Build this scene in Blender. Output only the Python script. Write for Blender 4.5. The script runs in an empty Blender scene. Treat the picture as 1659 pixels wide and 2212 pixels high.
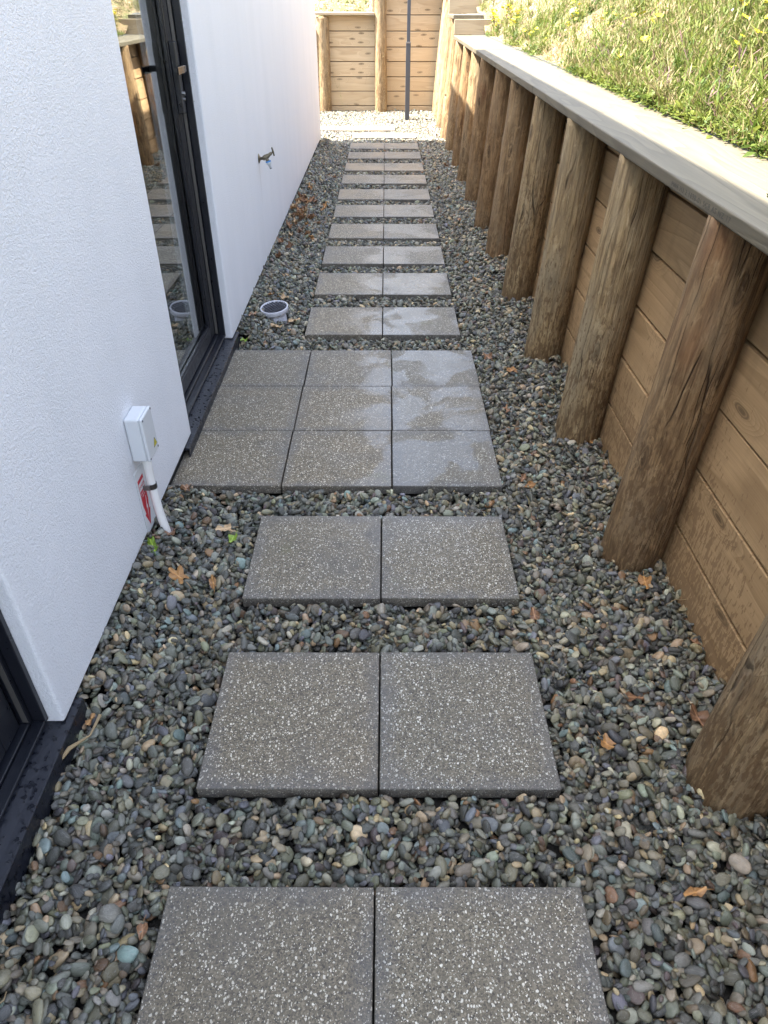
import bpy, bmesh, math, random
import numpy as np
from mathutils import Vector, Matrix, noise

R = math.radians
random.seed(7)
rng = np.random.default_rng(11)
sc = bpy.context.scene
COL = sc.collection

# ------------------------------------------------------------------ camera, sky, sun, exposure
cam_d = bpy.data.cameras.new('camera')
cam = bpy.data.objects.new('camera', cam_d)
COL.objects.link(cam)
cam_d.sensor_fit = 'HORIZONTAL'
cam_d.sensor_width = 36.0
cam_d.lens = 36.0 * 1517.1 / 1659.0
cam_d.clip_start = 0.02
cam_d.clip_end = 400
PITCH, YAW, ROLL = R(36.1568), R(-0.0406), R(0.0691)
fw = Vector((math.sin(YAW) * math.cos(PITCH), math.cos(YAW) * math.cos(PITCH), -math.sin(PITCH)))
rt = Vector((math.cos(YAW), -math.sin(YAW), 0))
up = rt.cross(fw)
r2 = math.cos(ROLL) * rt + math.sin(ROLL) * up
u2 = -math.sin(ROLL) * rt + math.cos(ROLL) * up
m = Matrix((r2, u2, -fw)).transposed().to_4x4()
m.translation = Vector((0.0141, 0, 1.75))
cam.matrix_world = m
sc.camera = cam

SUN_DIR = Vector((1.0, 0.08, -1.6)).normalized()       # the way the light travels
world = bpy.data.worlds.new('World')
sc.world = world
world.use_nodes = True
wn = world.node_tree
sky = wn.nodes.new('ShaderNodeTexSky')
sky.sky_type = 'NISHITA'
sky.sun_disc = False
sky.sun_elevation = math.asin(-SUN_DIR.z)
sky.sun_rotation = math.atan2(-SUN_DIR.x, -SUN_DIR.y)
sky.air_density = 1.0
sky.dust_density = 2.0
bw = wn.nodes.new('ShaderNodeRGBToBW')                # thin bright cloud: the sky is paler than clear blue
wn.links.new(sky.outputs[0], bw.inputs[0])
pale = wn.nodes.new('ShaderNodeMix')
pale.data_type = 'RGBA'
pale.inputs[0].default_value = 0.56
wn.links.new(sky.outputs[0], pale.inputs[6])
wn.links.new(bw.outputs[0], pale.inputs[7])
wn.links.new(pale.outputs[2], wn.nodes['Background'].inputs[0])
wn.nodes['Background'].inputs[1].default_value = 0.15
sun_d = bpy.data.lights.new('sun', 'SUN')
sun_d.energy = 4.0
sun_d.angle = R(0.53)
sun_d.color = (1.0, 0.95, 0.87)
sun = bpy.data.objects.new('sun', sun_d)
COL.objects.link(sun)
sun.rotation_euler = SUN_DIR.to_track_quat('-Z', 'Y').to_euler()
sun.location = (-6, 0, 10)
sc.view_settings.view_transform = 'Standard'
sc.view_settings.look = 'None'
sc.view_settings.gamma = 1.0
sc.view_settings.exposure = 2.98
sc.render.engine = 'CYCLES'
sc.cycles.max_bounces = 8
sc.cycles.diffuse_bounces = 5
sc.cycles.glossy_bounces = 4
sc.cycles.transmission_bounces = 6
sc.cycles.caustics_reflective = False
sc.cycles.caustics_refractive = False
sc.cycles.sample_clamp_indirect = 6.0
sc.cycles.use_denoising = True


# ------------------------------------------------------------------ helpers: objects
def tag(o, label=None, cat=None, group=None, kind=None):
    if label: o['label'] = label
    if cat: o['category'] = cat
    if group: o['group'] = group
    if kind: o['kind'] = kind
    return o


def empty(name, loc=(0, 0, 0), rot=(0, 0, 0), parent=None):
    o = bpy.data.objects.new(name, None)
    COL.objects.link(o)
    o.location = loc
    o.rotation_euler = rot
    o.parent = parent
    return o


def add(name, mesh, mat=None, parent=None, loc=(0, 0, 0), rot=(0, 0, 0), scale=None):
    o = bpy.data.objects.new(name, mesh)
    COL.objects.link(o)
    o.location = loc
    o.rotation_euler = rot
    if scale: o.scale = scale
    o.parent = parent
    if mat and not mesh.materials:
        mesh.materials.append(mat)
    return o


def mesh_bm(bm, name='mesh', smooth=False):
    me = bpy.data.meshes.new(name)
    bm.normal_update()
    bm.to_mesh(me)
    bm.free()
    if smooth:
        me.polygons.foreach_set('use_smooth', [True] * len(me.polygons))
    return me


def mesh_py(v, f, smooth=False):
    me = bpy.data.meshes.new('mesh')
    me.from_pydata(v, [], f)
    me.update()
    if smooth:
        me.polygons.foreach_set('use_smooth', [True] * len(me.polygons))
    return me


def box_bm(bm, x0, x1, y0, y1, z0, z1, bev=0, seg=2):
    vs = [bm.verts.new((x, y, z)) for x in (x0, x1) for y in (y0, y1) for z in (z0, z1)]
    idx = [(0, 1, 3, 2), (4, 6, 7, 5), (0, 4, 5, 1), (2, 3, 7, 6), (0, 2, 6, 4), (1, 5, 7, 3)]
    fs = [bm.faces.new([vs[i] for i in q]) for q in idx]
    if bev:
        es = list({e for f in fs for e in f.edges})
        bmesh.ops.bevel(bm, geom=es, offset=bev, segments=seg, affect='EDGES', profile=0.5)
    return bm


def box(x0, x1, y0, y1, z0, z1, bev=0, seg=2, smooth=False):
    bm = bmesh.new()
    box_bm(bm, x0, x1, y0, y1, z0, z1, bev, seg)
    return mesh_bm(bm, smooth=smooth)


def revolve(prof, n=24, M=None, close=True):
    """prof: (radius, height) pairs, turned about z."""
    v, f = [], []
    for r, h in prof:
        for i in range(n):
            a = 2 * math.pi * i / n
            v.append((r * math.cos(a), r * math.sin(a), h))
    for j in range(len(prof) - 1):
        for i in range(n):
            f.append((j * n + i, j * n + (i + 1) % n, (j + 1) * n + (i + 1) % n, (j + 1) * n + i))
    if close:
        f.append(tuple(reversed(range(n))))
        f.append(tuple((len(prof) - 1) * n + i for i in range(n)))
    if M is not None:
        v = [tuple(M @ Vector(p)) for p in v]
    return v, f


def merge(parts, smooth=False):
    V, F = [], []
    for v, f in parts:
        k = len(V)
        V += v
        F += [tuple(i + k for i in q) for q in f]
    return mesh_py(V, F, smooth)


def aim(p0, p1):
    p0, p1 = Vector(p0), Vector(p1)
    q = (p1 - p0).to_track_quat('Z', 'Y')
    return Matrix.Translation(p0) @ q.to_matrix().to_4x4()


def rod(p0, p1, r0, r1=None, n=12):
    r1 = r0 if r1 is None else r1
    L = (Vector(p1) - Vector(p0)).length
    return revolve([(r0, 0), (r1, L)], n, aim(p0, p1))


def tube(pts, r, n=10):
    pts = [Vector(p) for p in pts]
    v, f = [], []
    for i, p in enumerate(pts):
        t = (pts[min(i + 1, len(pts) - 1)] - pts[max(i - 1, 0)]).normalized()
        q = t.to_track_quat('Z', 'Y')
        rr = r[i] if isinstance(r, (list, tuple)) else r
        for k in range(n):
            a = 2 * math.pi * k / n
            v.append(tuple(p + q @ Vector((rr * math.cos(a), rr * math.sin(a), 0))))
    for i in range(len(pts) - 1):
        for k in range(n):
            f.append((i * n + k, i * n + (k + 1) % n, (i + 1) * n + (k + 1) % n, (i + 1) * n + k))
    f.append(tuple(reversed(range(n))))
    f.append(tuple((len(pts) - 1) * n + k for k in range(n)))
    return v, f


def bevel_mod(o, w=0.004, seg=2):
    b = o.modifiers.new('bevel', 'BEVEL')
    b.width = w
    b.segments = seg
    b.limit_method = 'ANGLE'
    b.angle_limit = R(40)
    b.harden_normals = False
    return o


# ------------------------------------------------------------------ helpers: materials
class NT:
    def __init__(self, name):
        self.m = bpy.data.materials.new(name)
        self.m.use_nodes = True
        self.t = self.m.node_tree
        self.b = self.t.nodes['Principled BSDF']

    def n(self, typ, **kw):
        o = self.t.nodes.new(typ)
        for k, v in kw.items():
            if k.startswith('_'):
                setattr(o, k[1:], v)
        for k, v in kw.items():
            if not k.startswith('_'):
                i = o.inputs[int(k[1:])] if (k[0] == 'i' and k[1:].isdigit()) else o.inputs[k.replace('__', ' ')]
                if hasattr(v, 'links') or isinstance(v, bpy.types.NodeSocket):
                    self.t.links.new(v, i)
                else:
                    i.default_value = v
        return o

    def math(self, op, a, b=None, c=None, clamp=False):
        o = self.t.nodes.new('ShaderNodeMath')
        o.operation = op
        o.use_clamp = clamp
        for i, v in enumerate((a, b, c)):
            if v is None: continue
            if isinstance(v, bpy.types.NodeSocket):
                self.t.links.new(v, o.inputs[i])
            else:
                o.inputs[i].default_value = v
        return o.outputs[0]

    def obj(self):
        return self.n('ShaderNodeTexCoord').outputs['Object']

    def geo(self):
        return self.n('ShaderNodeNewGeometry').outputs['Position']

    def mapping(self, vec, scale=(1, 1, 1), loc=(0, 0, 0), rot=(0, 0, 0)):
        o = self.n('ShaderNodeMapping', Vector=vec)
        o.inputs['Scale'].default_value = scale
        o.inputs['Rotation'].default_value = rot
        if isinstance(loc, bpy.types.NodeSocket):
            self.t.links.new(loc, o.inputs['Location'])
        else:
            o.inputs['Location'].default_value = loc
        return o.outputs[0]

    def noise(self, vec, scale, detail=4, rough=0.55, dist=0.0, out='Fac'):
        o = self.n('ShaderNodeTexNoise', Vector=vec, Scale=scale, Detail=detail, Roughness=rough, Distortion=dist)
        return o.outputs['Fac' if out == 'Fac' else 'Color']

    def vor(self, vec, scale, feature='F1', out='Distance', rnd=1.0):
        o = self.n('ShaderNodeTexVoronoi', _feature=feature, Vector=vec, Scale=scale, Randomness=rnd)
        return o.outputs[out]

    def ramp(self, fac, stops, interp='LINEAR'):
        o = self.n('ShaderNodeValToRGB', Fac=fac)
        r = o.color_ramp
        r.interpolation = interp
        while len(r.elements) < len(stops):
            r.elements.new(0.5)
        for e, (p, c) in zip(r.elements, stops):
            e.position = p
            e.color = (c, c, c, 1) if isinstance(c, (int, float)) else (*c, 1)
        return o.outputs['Color']

    def mix(self, fac, a, b, mode='MIX'):
        o = self.t.nodes.new('ShaderNodeMix')
        o.data_type = 'RGBA'
        o.blend_type = mode
        for i, v in ((0, fac), (6, a), (7, b)):
            if isinstance(v, bpy.types.NodeSocket):
                self.t.links.new(v, o.inputs[i])
            elif i == 0:
                o.inputs[0].default_value = v
            else:
                o.inputs[i].default_value = (v, v, v, 1) if isinstance(v, (int, float)) else (*v, 1)
        return o.outputs[2]

    def bump(self, h, strength=0.5, dist=0.01, normal=None):
        o = self.n('ShaderNodeBump', Height=h, Strength=strength, Distance=dist)
        if normal is not None:
            self.t.links.new(normal, o.inputs['Normal'])
        return o.outputs[0]

    def set(self, **kw):
        for k, v in kw.items():
            i = self.b.inputs[{'color': 'Base Color', 'rough': 'Roughness', 'metal': 'Metallic', 'normal': 'Normal',
                               'spec': 'Specular IOR Level', 'trans': 'Transmission Weight', 'ior': 'IOR',
                               'sss': 'Subsurface Weight'}[k]]
            if isinstance(v, bpy.types.NodeSocket):
                self.t.links.new(v, i)
            elif k == 'color':
                i.default_value = (v, v, v, 1) if isinstance(v, (int, float)) else (*v, 1)
            else:
                i.default_value = v
        return self


def simple(name, color, rough=0.5, metal=0.0, bump=0, bscale=200):
    a = NT(name)
    a.set(color=color, rough=rough, metal=metal)
    v = a.obj()
    n = a.noise(v, bscale * 0.1, 5)
    c = a.mix(0.12, color, a.mix(n, [x * 0.5 for x in color], [min(1, x * 1.3) for x in color]))
    a.set(color=c)
    if bump:
        a.set(normal=a.bump(a.noise(v, bscale, 4), bump, 0.002))
    return a.m


# stucco render, white
def mat_stucco():
    a = NT('white_stucco')
    v = a.obj()
    n1 = a.noise(v, 120, 3, 0.6, 0.6)
    n2 = a.noise(v, 260, 2, 0.6)
    h = a.math('ADD', a.math('MULTIPLY', n1, 0.8), a.math('MULTIPLY', n2, 0.35))
    d = a.noise(a.mapping(v, (1, 1.2, 0.25)), 3.0, 5, 0.6)
    low = a.n('ShaderNodeSeparateXYZ', Vector=v).outputs['Z']
    dirt = a.math('MULTIPLY', a.ramp(low, [(0.0, 1.0), (0.2, 0.0)]), 0.10)
    c = a.mix(a.ramp(d, [(0.35, 0.0), (0.75, 1.0)]), (0.81, 0.82, 0.855), (0.76, 0.775, 0.81))
    c = a.mix(dirt, c, (0.50, 0.50, 0.49))
    sp = a.n('ShaderNodeSeparateXYZ', Vector=v)
    dy = a.math('ABSOLUTE', a.math('SUBTRACT', a.math('ADD', sp.outputs['Y'], a.math('MULTIPLY', a.noise(v, 9, 3), 0.02)), 5.805))
    run = a.math('MULTIPLY', a.ramp(a.math('MULTIPLY', dy, 10.0), [(0.0, 1.0), (0.35, 0.0)]), a.ramp(sp.outputs['Z'], [(0.40, 0.0), (0.70, 1.0), (0.76, 1.0), (0.765, 0.0)]))
    c = a.mix(a.math('MULTIPLY', run, 0.30), c, (0.38, 0.38, 0.37))
    spots = a.vor(a.mapping(v, (1, 1, 1), (2, 5, 1)), 9, 'F1', 'Distance')
    c = a.mix(a.math('MULTIPLY', a.ramp(spots, [(0.018, 1.0), (0.03, 0.0)]), 0.5), c, (0.35, 0.34, 0.32))
    trowel = a.noise(a.mapping(v, (1, 0.5, 1)), 1.8, 4, 0.6)
    h = a.math('ADD', h, a.math('MULTIPLY', trowel, 1.4))
    a.set(color=c, rough=0.62, normal=a.bump(h, 0.8, 0.0075))
    return a.m


def wood_core(a, v, along, tint_a, tint_b, tint_c, knots=True, ring=26.0, across=2):
    """v: vector in board space; along: 0/1/2 = axis of the grain."""
    rnd = a.n('ShaderNodeObjectInfo').outputs['Random']
    off = a.n('ShaderNodeCombineXYZ', X=a.math('MULTIPLY', rnd, 7.3), Y=a.math('MULTIPLY', rnd, 31.7), Z=a.math('MULTIPLY', rnd, 3.1)).outputs[0]
    v = a.n('ShaderNodeVectorMath', _operation='ADD', i0=v, i1=off).outputs[0]
    s = [1.0, 1.0, 1.0]
    s[along] = 0.09
    st = a.mapping(v, tuple(s))
    sx = a.n('ShaderNodeSeparateXYZ', Vector=v)
    if across == 'round':                       # unrolled surface of a pole, seam hidden at the back
        s0 = a.n('ShaderNodeSeparateXYZ', Vector=a.n('ShaderNodeTexCoord').outputs['Object'])
        ang = a.math('ARCTAN2', s0.outputs[1], a.math('MULTIPLY', s0.outputs[0], -1.0))
        u_ = a.math('ADD', a.math('MULTIPLY', ang, 0.115), a.math('MULTIPLY', rnd, 9.1))
    else:
        u_ = sx.outputs[across]
    w0 = a.noise(v, 6.0, 2, 0.5)
    w_ = a.math('MULTIPLY', sx.outputs[along], 0.30)
    kn = a.n('ShaderNodeCombineXYZ', X=a.math('ADD', u_, a.math('MULTIPLY', w0, 0.03)), Y=w_, Z=0.0).outputs[0]
    KS = 6.5
    vo = a.n('ShaderNodeTexVoronoi', _feature='F1', _voronoi_dimensions='2D', Vector=kn, Scale=KS)
    kd = vo.outputs['Distance']
    kc = a.n('ShaderNodeSeparateColor', Color=vo.outputs['Color']).outputs[0]
    has = a.math('GREATER_THAN', kc, 0.55 if knots else 2.0)
    near = a.math('MULTIPLY', a.ramp(kd, [(0.0, 1.0), (0.42, 0.0)], 'EASE'), has)
    base = a.noise(st, 3.0, 3, 0.5, 0.3)
    f = a.math('ADD', a.math('MULTIPLY', base, ring), a.math('MULTIPLY', near, 5.0))
    rings = a.math('FRACT', f)
    rr = a.ramp(rings, [(0.0, 0.0), (0.75, 0.55), (0.92, 1.0), (1.0, 0.0)])
    s3 = [1.0, 1.0, 1.0]
    s3[along] = 0.02
    fine = a.noise(a.mapping(v, tuple(s3)), 190, 3, 0.6)
    wide = a.noise(st, 1.7, 3, 0.6)
    c = a.mix(wide, tint_a, tint_b)
    c = a.mix(a.math('MULTIPLY', rr, 0.58), c, tint_c)
    c = a.mix(a.math('MULTIPLY', a.ramp(fine, [(0.35, 1.0), (0.6, 0.0)]), 0.30), c, tint_c)
    core = a.math('MULTIPLY', a.ramp(kd, [(0.0, 1.0), (0.045, 0.9), (0.065, 0.35), (0.085, 0.95), (0.12, 0.0)]), has)
    kcol = tuple(x * 0.33 for x in tint_c)
    c = a.mix(a.math('MULTIPLY', core, 0.9), c, kcol)
    h = a.math('ADD', a.math('MULTIPLY', rr, -0.35), a.math('MULTIPLY', fine, 0.8))
    return v, c, h, rnd, core


def splash(a, c, zsock, top, dark, vec, along_scale, amount=0.75):
    """irregular damp flecks and runs low down on the timber"""
    fv = a.mapping(vec, along_scale)
    d = a.noise(fv, 1.0, 2.5, 0.55, 0.35)
    big = a.noise(vec, 3.2, 3, 0.6)
    thr = a.n('ShaderNodeMapRange', i0=zsock, i1=0.0, i2=top, i3=0.47, i4=0.74).outputs[0]
    thr = a.math('ADD', thr, a.math('MULTIPLY', a.math('SUBTRACT', 0.5, big), 0.55))
    msk = a.ramp(a.math('SUBTRACT', d, thr), [(0.0, 0.0), (0.03, 1.0)])
    return a.mix(a.math('MULTIPLY', msk, amount), c, dark)


def mat_post():
    a = NT('weathered_pole')
    v = a.obj()
    xyz = a.n('ShaderNodeSeparateXYZ', Vector=v)
    z = xyz.outputs['Z']
    vv, c, h, rnd, core = wood_core(a, v, 2, (0.43, 0.31, 0.165), (0.33, 0.232, 0.125), (0.17, 0.108, 0.055), True, 12, 'round')
    fib = a.noise(a.mapping(vv, (1, 1, 0.06)), 55, 4, 0.7, 0.8)
    c = a.mix(a.ramp(fib, [(0.30, 0.85), (0.53, 0.0)]), c, (0.085, 0.052, 0.026))
    mott = a.noise(a.mapping(vv, (1, 1, 0.35)), 26, 4, 0.7, 0.6)
    c = a.mix(a.ramp(mott, [(0.50, 0.0), (0.62, 0.55)]), c, (0.125, 0.078, 0.040))
    c = a.mix(a.ramp(mott, [(0.32, 0.6), (0.43, 0.0)]), c, (0.52, 0.40, 0.24))
    grey = a.noise(a.mapping(vv, (1, 1, 0.3)), 7, 4, 0.6)
    c = a.mix(a.ramp(grey, [(0.45, 0.0), (0.7, 0.65)]), c, (0.31, 0.25, 0.165))
    red = a.noise(a.mapping(vv, (1, 1, 0.35)), 3.1, 3, 0.6)
    c = a.mix(a.ramp(red, [(0.62, 0.0), (0.72, 0.55)]), c, (0.19, 0.075, 0.032))
    crk = a.vor(a.mapping(a.n('ShaderNodeVectorMath', _operation='ADD', i0=vv, i1=a.n('ShaderNodeVectorMath', _operation='SCALE', i0=a.noise(a.mapping(vv, (1, 1, 0.4)), 9, 2, 0.5, 0, 'Color'), Scale=0.03).outputs[0]).outputs[0], (1, 1, 0.04)), 15, 'DISTANCE_TO_EDGE')
    cm = a.noise(a.mapping(vv, (1, 1, 0.5)), 5, 2)
    cw = a.math('MULTIPLY', a.ramp(crk, [(0.0, 1.0), (0.016, 0.0)]), a.ramp(cm, [(0.48, 0.0), (0.6, 1.0)]))
    c = a.mix(a.math('MULTIPLY', cw, 0.85), c, (0.03, 0.02, 0.013))
    flake = a.vor(a.mapping(vv, (1, 1, 0.22)), 48, 'F1', 'Distance')
    tone = a.n('ShaderNodeVectorMath', _operation='MULTIPLY', i0=c, i1=(0.86, 0.72, 0.60)).outputs[0]
    c = a.mix(a.ramp(rnd, [(0.3, 0.0), (0.9, 0.75)]), c, tone)
    pale_ = a.n('ShaderNodeVectorMath', _operation='MULTIPLY', i0=c, i1=(1.15, 1.16, 1.12)).outputs[0]
    c = a.mix(a.ramp(rnd, [(0.0, 1.0), (0.3, 0.0)]), c, pale_)
    c = splash(a, c, z, 1.1, (0.135, 0.080, 0.038), vv, (95, 95, 26), 0.72)
    h = a.math('ADD', a.math('MULTIPLY', h, 0.35), a.math('MULTIPLY', fib, 1.3))
    h = a.math('SUBTRACT', h, a.math('MULTIPLY', cw, 1.6))
    h = a.math('ADD', h, a.math('MULTIPLY', flake, 0.6))
    a.set(color=c, rough=0.78, spec=0.3, normal=a.bump(h, 1.0, 0.010))
    return a.m


def mat_plank(name, ta, tb, tc, along, wet=True, rough=0.72, knots=True, ring=15, across=2):
    a = NT(name)
    v = a.obj()
    z = a.n('ShaderNodeSeparateXYZ', Vector=a.geo()).outputs['Z']
    vv, c, h, rnd, core = wood_core(a, v, along, ta, tb, tc, knots, ring, across)
    c = a.mix(a.math('MULTIPLY', rnd, 0.28), c, tuple(x * 0.72 for x in ta))
    if wet:
        vw = a.n('ShaderNodeVectorMath', _operation='ADD', i0=a.geo(), i1=(3.1, 8.2, 0.4)).outputs[0]
        c = splash(a, c, z, 0.95, (0.20, 0.118, 0.058), vw, (30, 80, 26), 0.62)
        st = a.noise(a.mapping(a.geo(), (1, 2.2, 0.6)), 3.5, 4, 0.6)
        c = a.mix(a.ramp(st, [(0.5, 0.0), (0.75, 0.5)]), c, tuple(x * 0.55 for x in tb))
    a.set(color=c, rough=rough, spec=0.35, normal=a.bump(h, 0.45, 0.003))
    return a.m


def mat_paver():
    a = NT('exposed_aggregate_concrete')
    v = a.geo()
    rnd = a.n('ShaderNodeObjectInfo').outputs['Random']
    wv = a.n('ShaderNodeVectorMath', _operation='ADD', i0=v, i1=a.n('ShaderNodeVectorMath', _operation='SCALE', i0=a.noise(v, 140, 2, 0.5, 0, 'Color'), Scale=0.007).outputs[0]).outputs[0]
    # sand matrix
    g1 = a.noise(v, 420, 3, 0.7)
    g2 = a.vor(wv, 260, 'F1', 'Color')
    g2v = a.n('ShaderNodeSeparateColor', Color=g2).outputs[0]
    c = a.mix(a.ramp(g1, [(0.3, 0.0), (0.7, 1.0)]), (0.040, 0.034, 0.023), (0.185, 0.158, 0.106))
    c = a.mix(a.ramp(g2v, [(0.62, 0.0), (0.9, 0.85)]), c, (0.240, 0.208, 0.150))
    c = a.mix(a.ramp(g2v, [(0.0, 0.9), (0.25, 0.0)]), c, (0.018, 0.016, 0.014))
    smo = a.noise(v, 3.3, 3, 0.5)
    c = a.mix(a.ramp(smo, [(0.5, 0.0), (0.68, 0.5)]), c, (0.105, 0.101, 0.094))
    # white chips in two sizes
    for sc_, thr, rad, seed in ((150, 0.76, 0.48, 0.0), (98, 0.86, 0.40, 4.0), (270, 0.72, 0.50, 9.0)):
        o = a.n('ShaderNodeVectorMath', _operation='ADD', i0=wv, i1=(seed, seed * 0.7, seed * 0.2)).outputs[0]
        o = a.mapping(o, (1, 0.8, 1), (0, 0, 0), (0, 0, seed))
        d = a.vor(o, sc_, 'F1', 'Distance')
        cc = a.n('ShaderNodeSeparateColor', Color=a.vor(o, sc_, 'F1', 'Color'))
        on = a.math('GREATER_THAN', cc.outputs[0], thr)
        size = a.math('ADD', a.math('MULTIPLY', cc.outputs[1], rad * 0.6), rad * 0.35)
        mk = a.math('MULTIPLY', a.math('LESS_THAN', d, size), on)
        c = a.mix(mk, c, a.mix(cc.outputs[2], (0.80, 0.78, 0.70), (0.42, 0.40, 0.33)))
    # damp and dry patches
    p = a.noise(v, 2.9, 5, 0.58, 0.5)
    patch = a.ramp(p, [(0.455, 0.0), (0.505, 1.0)])
    xyz = a.n('ShaderNodeSeparateXYZ', Vector=v)
    zone = a.math('MULTIPLY', a.ramp(a.math('MULTIPLY', xyz.outputs['Y'], 0.1), [(0.20, 0.0), (0.27, 1.0), (0.50, 1.0), (0.80, 0.6)]),
                  a.ramp(a.math('ADD', a.math('MULTIPLY', xyz.outputs['X'], 1.0), a.math('MULTIPLY', p, 0.5)), [(0.0, 0.0), (0.22, 1.0)]))
    wet = a.math('MULTIPLY', zone, patch)
    c = a.mix(a.math('MULTIPLY', wet, 0.35), c, (0.135, 0.135, 0.138))  # sky sheen on the wet film, also put into the colour as paler grey
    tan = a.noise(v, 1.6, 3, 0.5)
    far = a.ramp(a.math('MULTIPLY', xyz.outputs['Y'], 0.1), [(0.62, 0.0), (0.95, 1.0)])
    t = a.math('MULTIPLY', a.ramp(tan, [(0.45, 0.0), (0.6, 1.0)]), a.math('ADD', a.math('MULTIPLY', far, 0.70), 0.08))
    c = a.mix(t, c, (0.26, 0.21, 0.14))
    c = a.mix(a.math('MULTIPLY', rnd, 0.25), c, (0.10, 0.096, 0.088))
    ox = a.n('ShaderNodeSeparateXYZ', Vector=a.n('ShaderNodeObjectInfo').outputs['Location']).outputs[0]
    side = a.math('MULTIPLY', a.math('GREATER_THAN', ox, 0.0), 0.6)
    hue = a.mix(a.math('ADD', side, a.math('MULTIPLY', rnd, 0.4)), (1.14, 1.06, 0.95), (1.04, 1.06, 1.08))
    c = a.n('ShaderNodeVectorMath', _operation='MULTIPLY', i0=c, i1=hue).outputs[0]
    ob = a.n('ShaderNodeSeparateXYZ', Vector=a.obj())
    edge = a.math('MAXIMUM', a.math('ABSOLUTE', ob.outputs[0]), a.math('ABSOLUTE', ob.outputs[1]))
    edge = a.math('ADD', edge, a.math('MULTIPLY', a.math('SUBTRACT', a.noise(v, 7, 4, 0.6), 0.5), 0.16))
    c = a.mix(a.math('MULTIPLY', a.ramp(edge, [(0.19, 0.0), (0.25, 1.0)]), 0.42), c, (0.108, 0.108, 0.113))
    grime = a.noise(v, 14, 5, 0.65, 0.3)
    c = a.mix(a.ramp(grime, [(0.56, 0.0), (0.74, 0.45)]), c, (0.045, 0.038, 0.028))
    moss = a.noise(a.mapping(v, (1, 1, 1), (5, 2, 0)), 3.7, 5, 0.65)
    c = a.mix(a.ramp(moss, [(0.63, 0.0), (0.72, 0.5)]), c, (0.10, 0.095, 0.035))
    pool = a.noise(v, 5.2, 4, 0.6, 0.4)
    rough = a.ramp(a.math('ADD', a.math('MULTIPLY', wet, 0.6), a.math('MULTIPLY', a.math('MULTIPLY', zone, a.ramp(pool, [(0.4, 0.0), (0.6, 1.0)])), 0.2)), [(0.0, 0.55), (0.8, 0.24)])
    h = a.math('ADD', a.math('MULTIPLY', g2v, 0.6), a.math('MULTIPLY', g1, 0.6))
    st = a.ramp(wet, [(0.0, 0.45), (1.0, 0.12)])
    bmp = a.n('ShaderNodeBump', Height=h, Strength=st, Distance=0.002).outputs[0]
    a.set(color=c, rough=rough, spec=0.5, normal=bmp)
    return a.m


def mat_pebble():
    a = NT('river_pebble')
    at = a.n('ShaderNodeAttribute', _attribute_type='INSTANCER', _attribute_name='col')
    v = a.obj()
    off = a.n('ShaderNodeVectorMath', _operation='SCALE', i0=at.outputs['Color'], Scale=57.0).outputs[0]
    v = a.n('ShaderNodeVectorMath', _operation='ADD', i0=v, i1=off).outputs[0]
    n1 = a.noise(v, 1.6, 4, 0.6, 0.4)
    n2 = a.noise(v, 9, 3, 0.6)
    c = a.mix(a.ramp(n1, [(0.3, 0.35), (0.7, 0.0)]), at.outputs['Color'], 0.02)
    c = a.mix(a.ramp(n2, [(0.35, 0.0), (0.75, 0.30)]), c, (0.22, 0.21, 0.19))
    vein = a.math('ABSOLUTE', a.math('SUBTRACT', a.noise(a.mapping(v, (0.5, 1.3, 1)), 1.1, 2, 0.5), 0.5))
    c = a.mix(a.math('MULTIPLY', a.ramp(vein, [(0.0, 1.0), (0.012, 0.0)]), 0.35), c, (0.38, 0.37, 0.34))
    rf = a.ramp(a.noise(v, 0.9, 2), [(0.3, 0.20), (0.7, 0.46)])
    a.set(color=c, rough=rf, spec=0.45, normal=a.bump(n2, 0.25, 0.05))
    return a.m


def mat_ground():
    a = NT('dark_soil')
    v = a.geo()
    n = a.noise(v, 60, 5, 0.7)
    a.set(color=a.mix(n, (0.012, 0.012, 0.011), (0.055, 0.05, 0.042)), rough=0.9, normal=a.bump(n, 1.0, 0.01))
    return a.m


def mat_bank():
    a = NT('clay_bank')
    v = a.geo()
    n = a.noise(v, 1.1, 4, 0.6, 0.4)
    n2 = a.noise(v, 26, 5, 0.7)
    n3 = a.vor(v, 38, 'F1', 'Color')
    g = a.n('ShaderNodeSeparateColor', Color=n3).outputs[0]
    c = a.mix(n2, (0.15, 0.095, 0.050), (0.30, 0.215, 0.125))
    c = a.mix(a.ramp(n, [(0.50, 0.0), (0.64, 0.8)]), c, (0.22, 0.095, 0.055))
    c = a.mix(a.ramp(g, [(0.82, 0.0), (0.9, 0.8)]), c, (0.42, 0.35, 0.24))
    c = a.mix(a.ramp(a.noise(v, 5.5, 4, 0.6), [(0.45, 0.0), (0.65, 0.7)]), c, (0.12, 0.15, 0.05))
    h = a.math('ADD', n2, a.math('MULTIPLY', g, 0.5))
    a.set(color=c, rough=0.95, normal=a.bump(h, 1.0, 0.03))
    return a.m


def mat_black(name='black_powder_coat', spots=False, base=(0.007, 0.008, 0.012), rough=0.32):
    a = NT(name)
    v = a.obj()
    n = a.noise(v, 30, 4, 0.6)
    c = a.mix(n, base, tuple(x * 1.5 for x in base))
    rg = a.ramp(n, [(0.3, rough - 0.06), (0.7, rough + 0.12)])
    nm = None
    if spots:
        nn = a.noise(a.geo(), 48, 2.5, 0.6)
        on = a.ramp(nn, [(0.46, 0.0), (0.62, 0.75)])
        rg = a.mix(on, 0.55, 0.12)
        c = a.mix(on, (0.010, 0.012, 0.020), (0.006, 0.007, 0.011))
        nm = a.bump(on, 0.35, 0.001)
    a.set(color=c, rough=rg, spec=0.55)
    if nm is not None: a.set(normal=nm)
    return a.m


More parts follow.
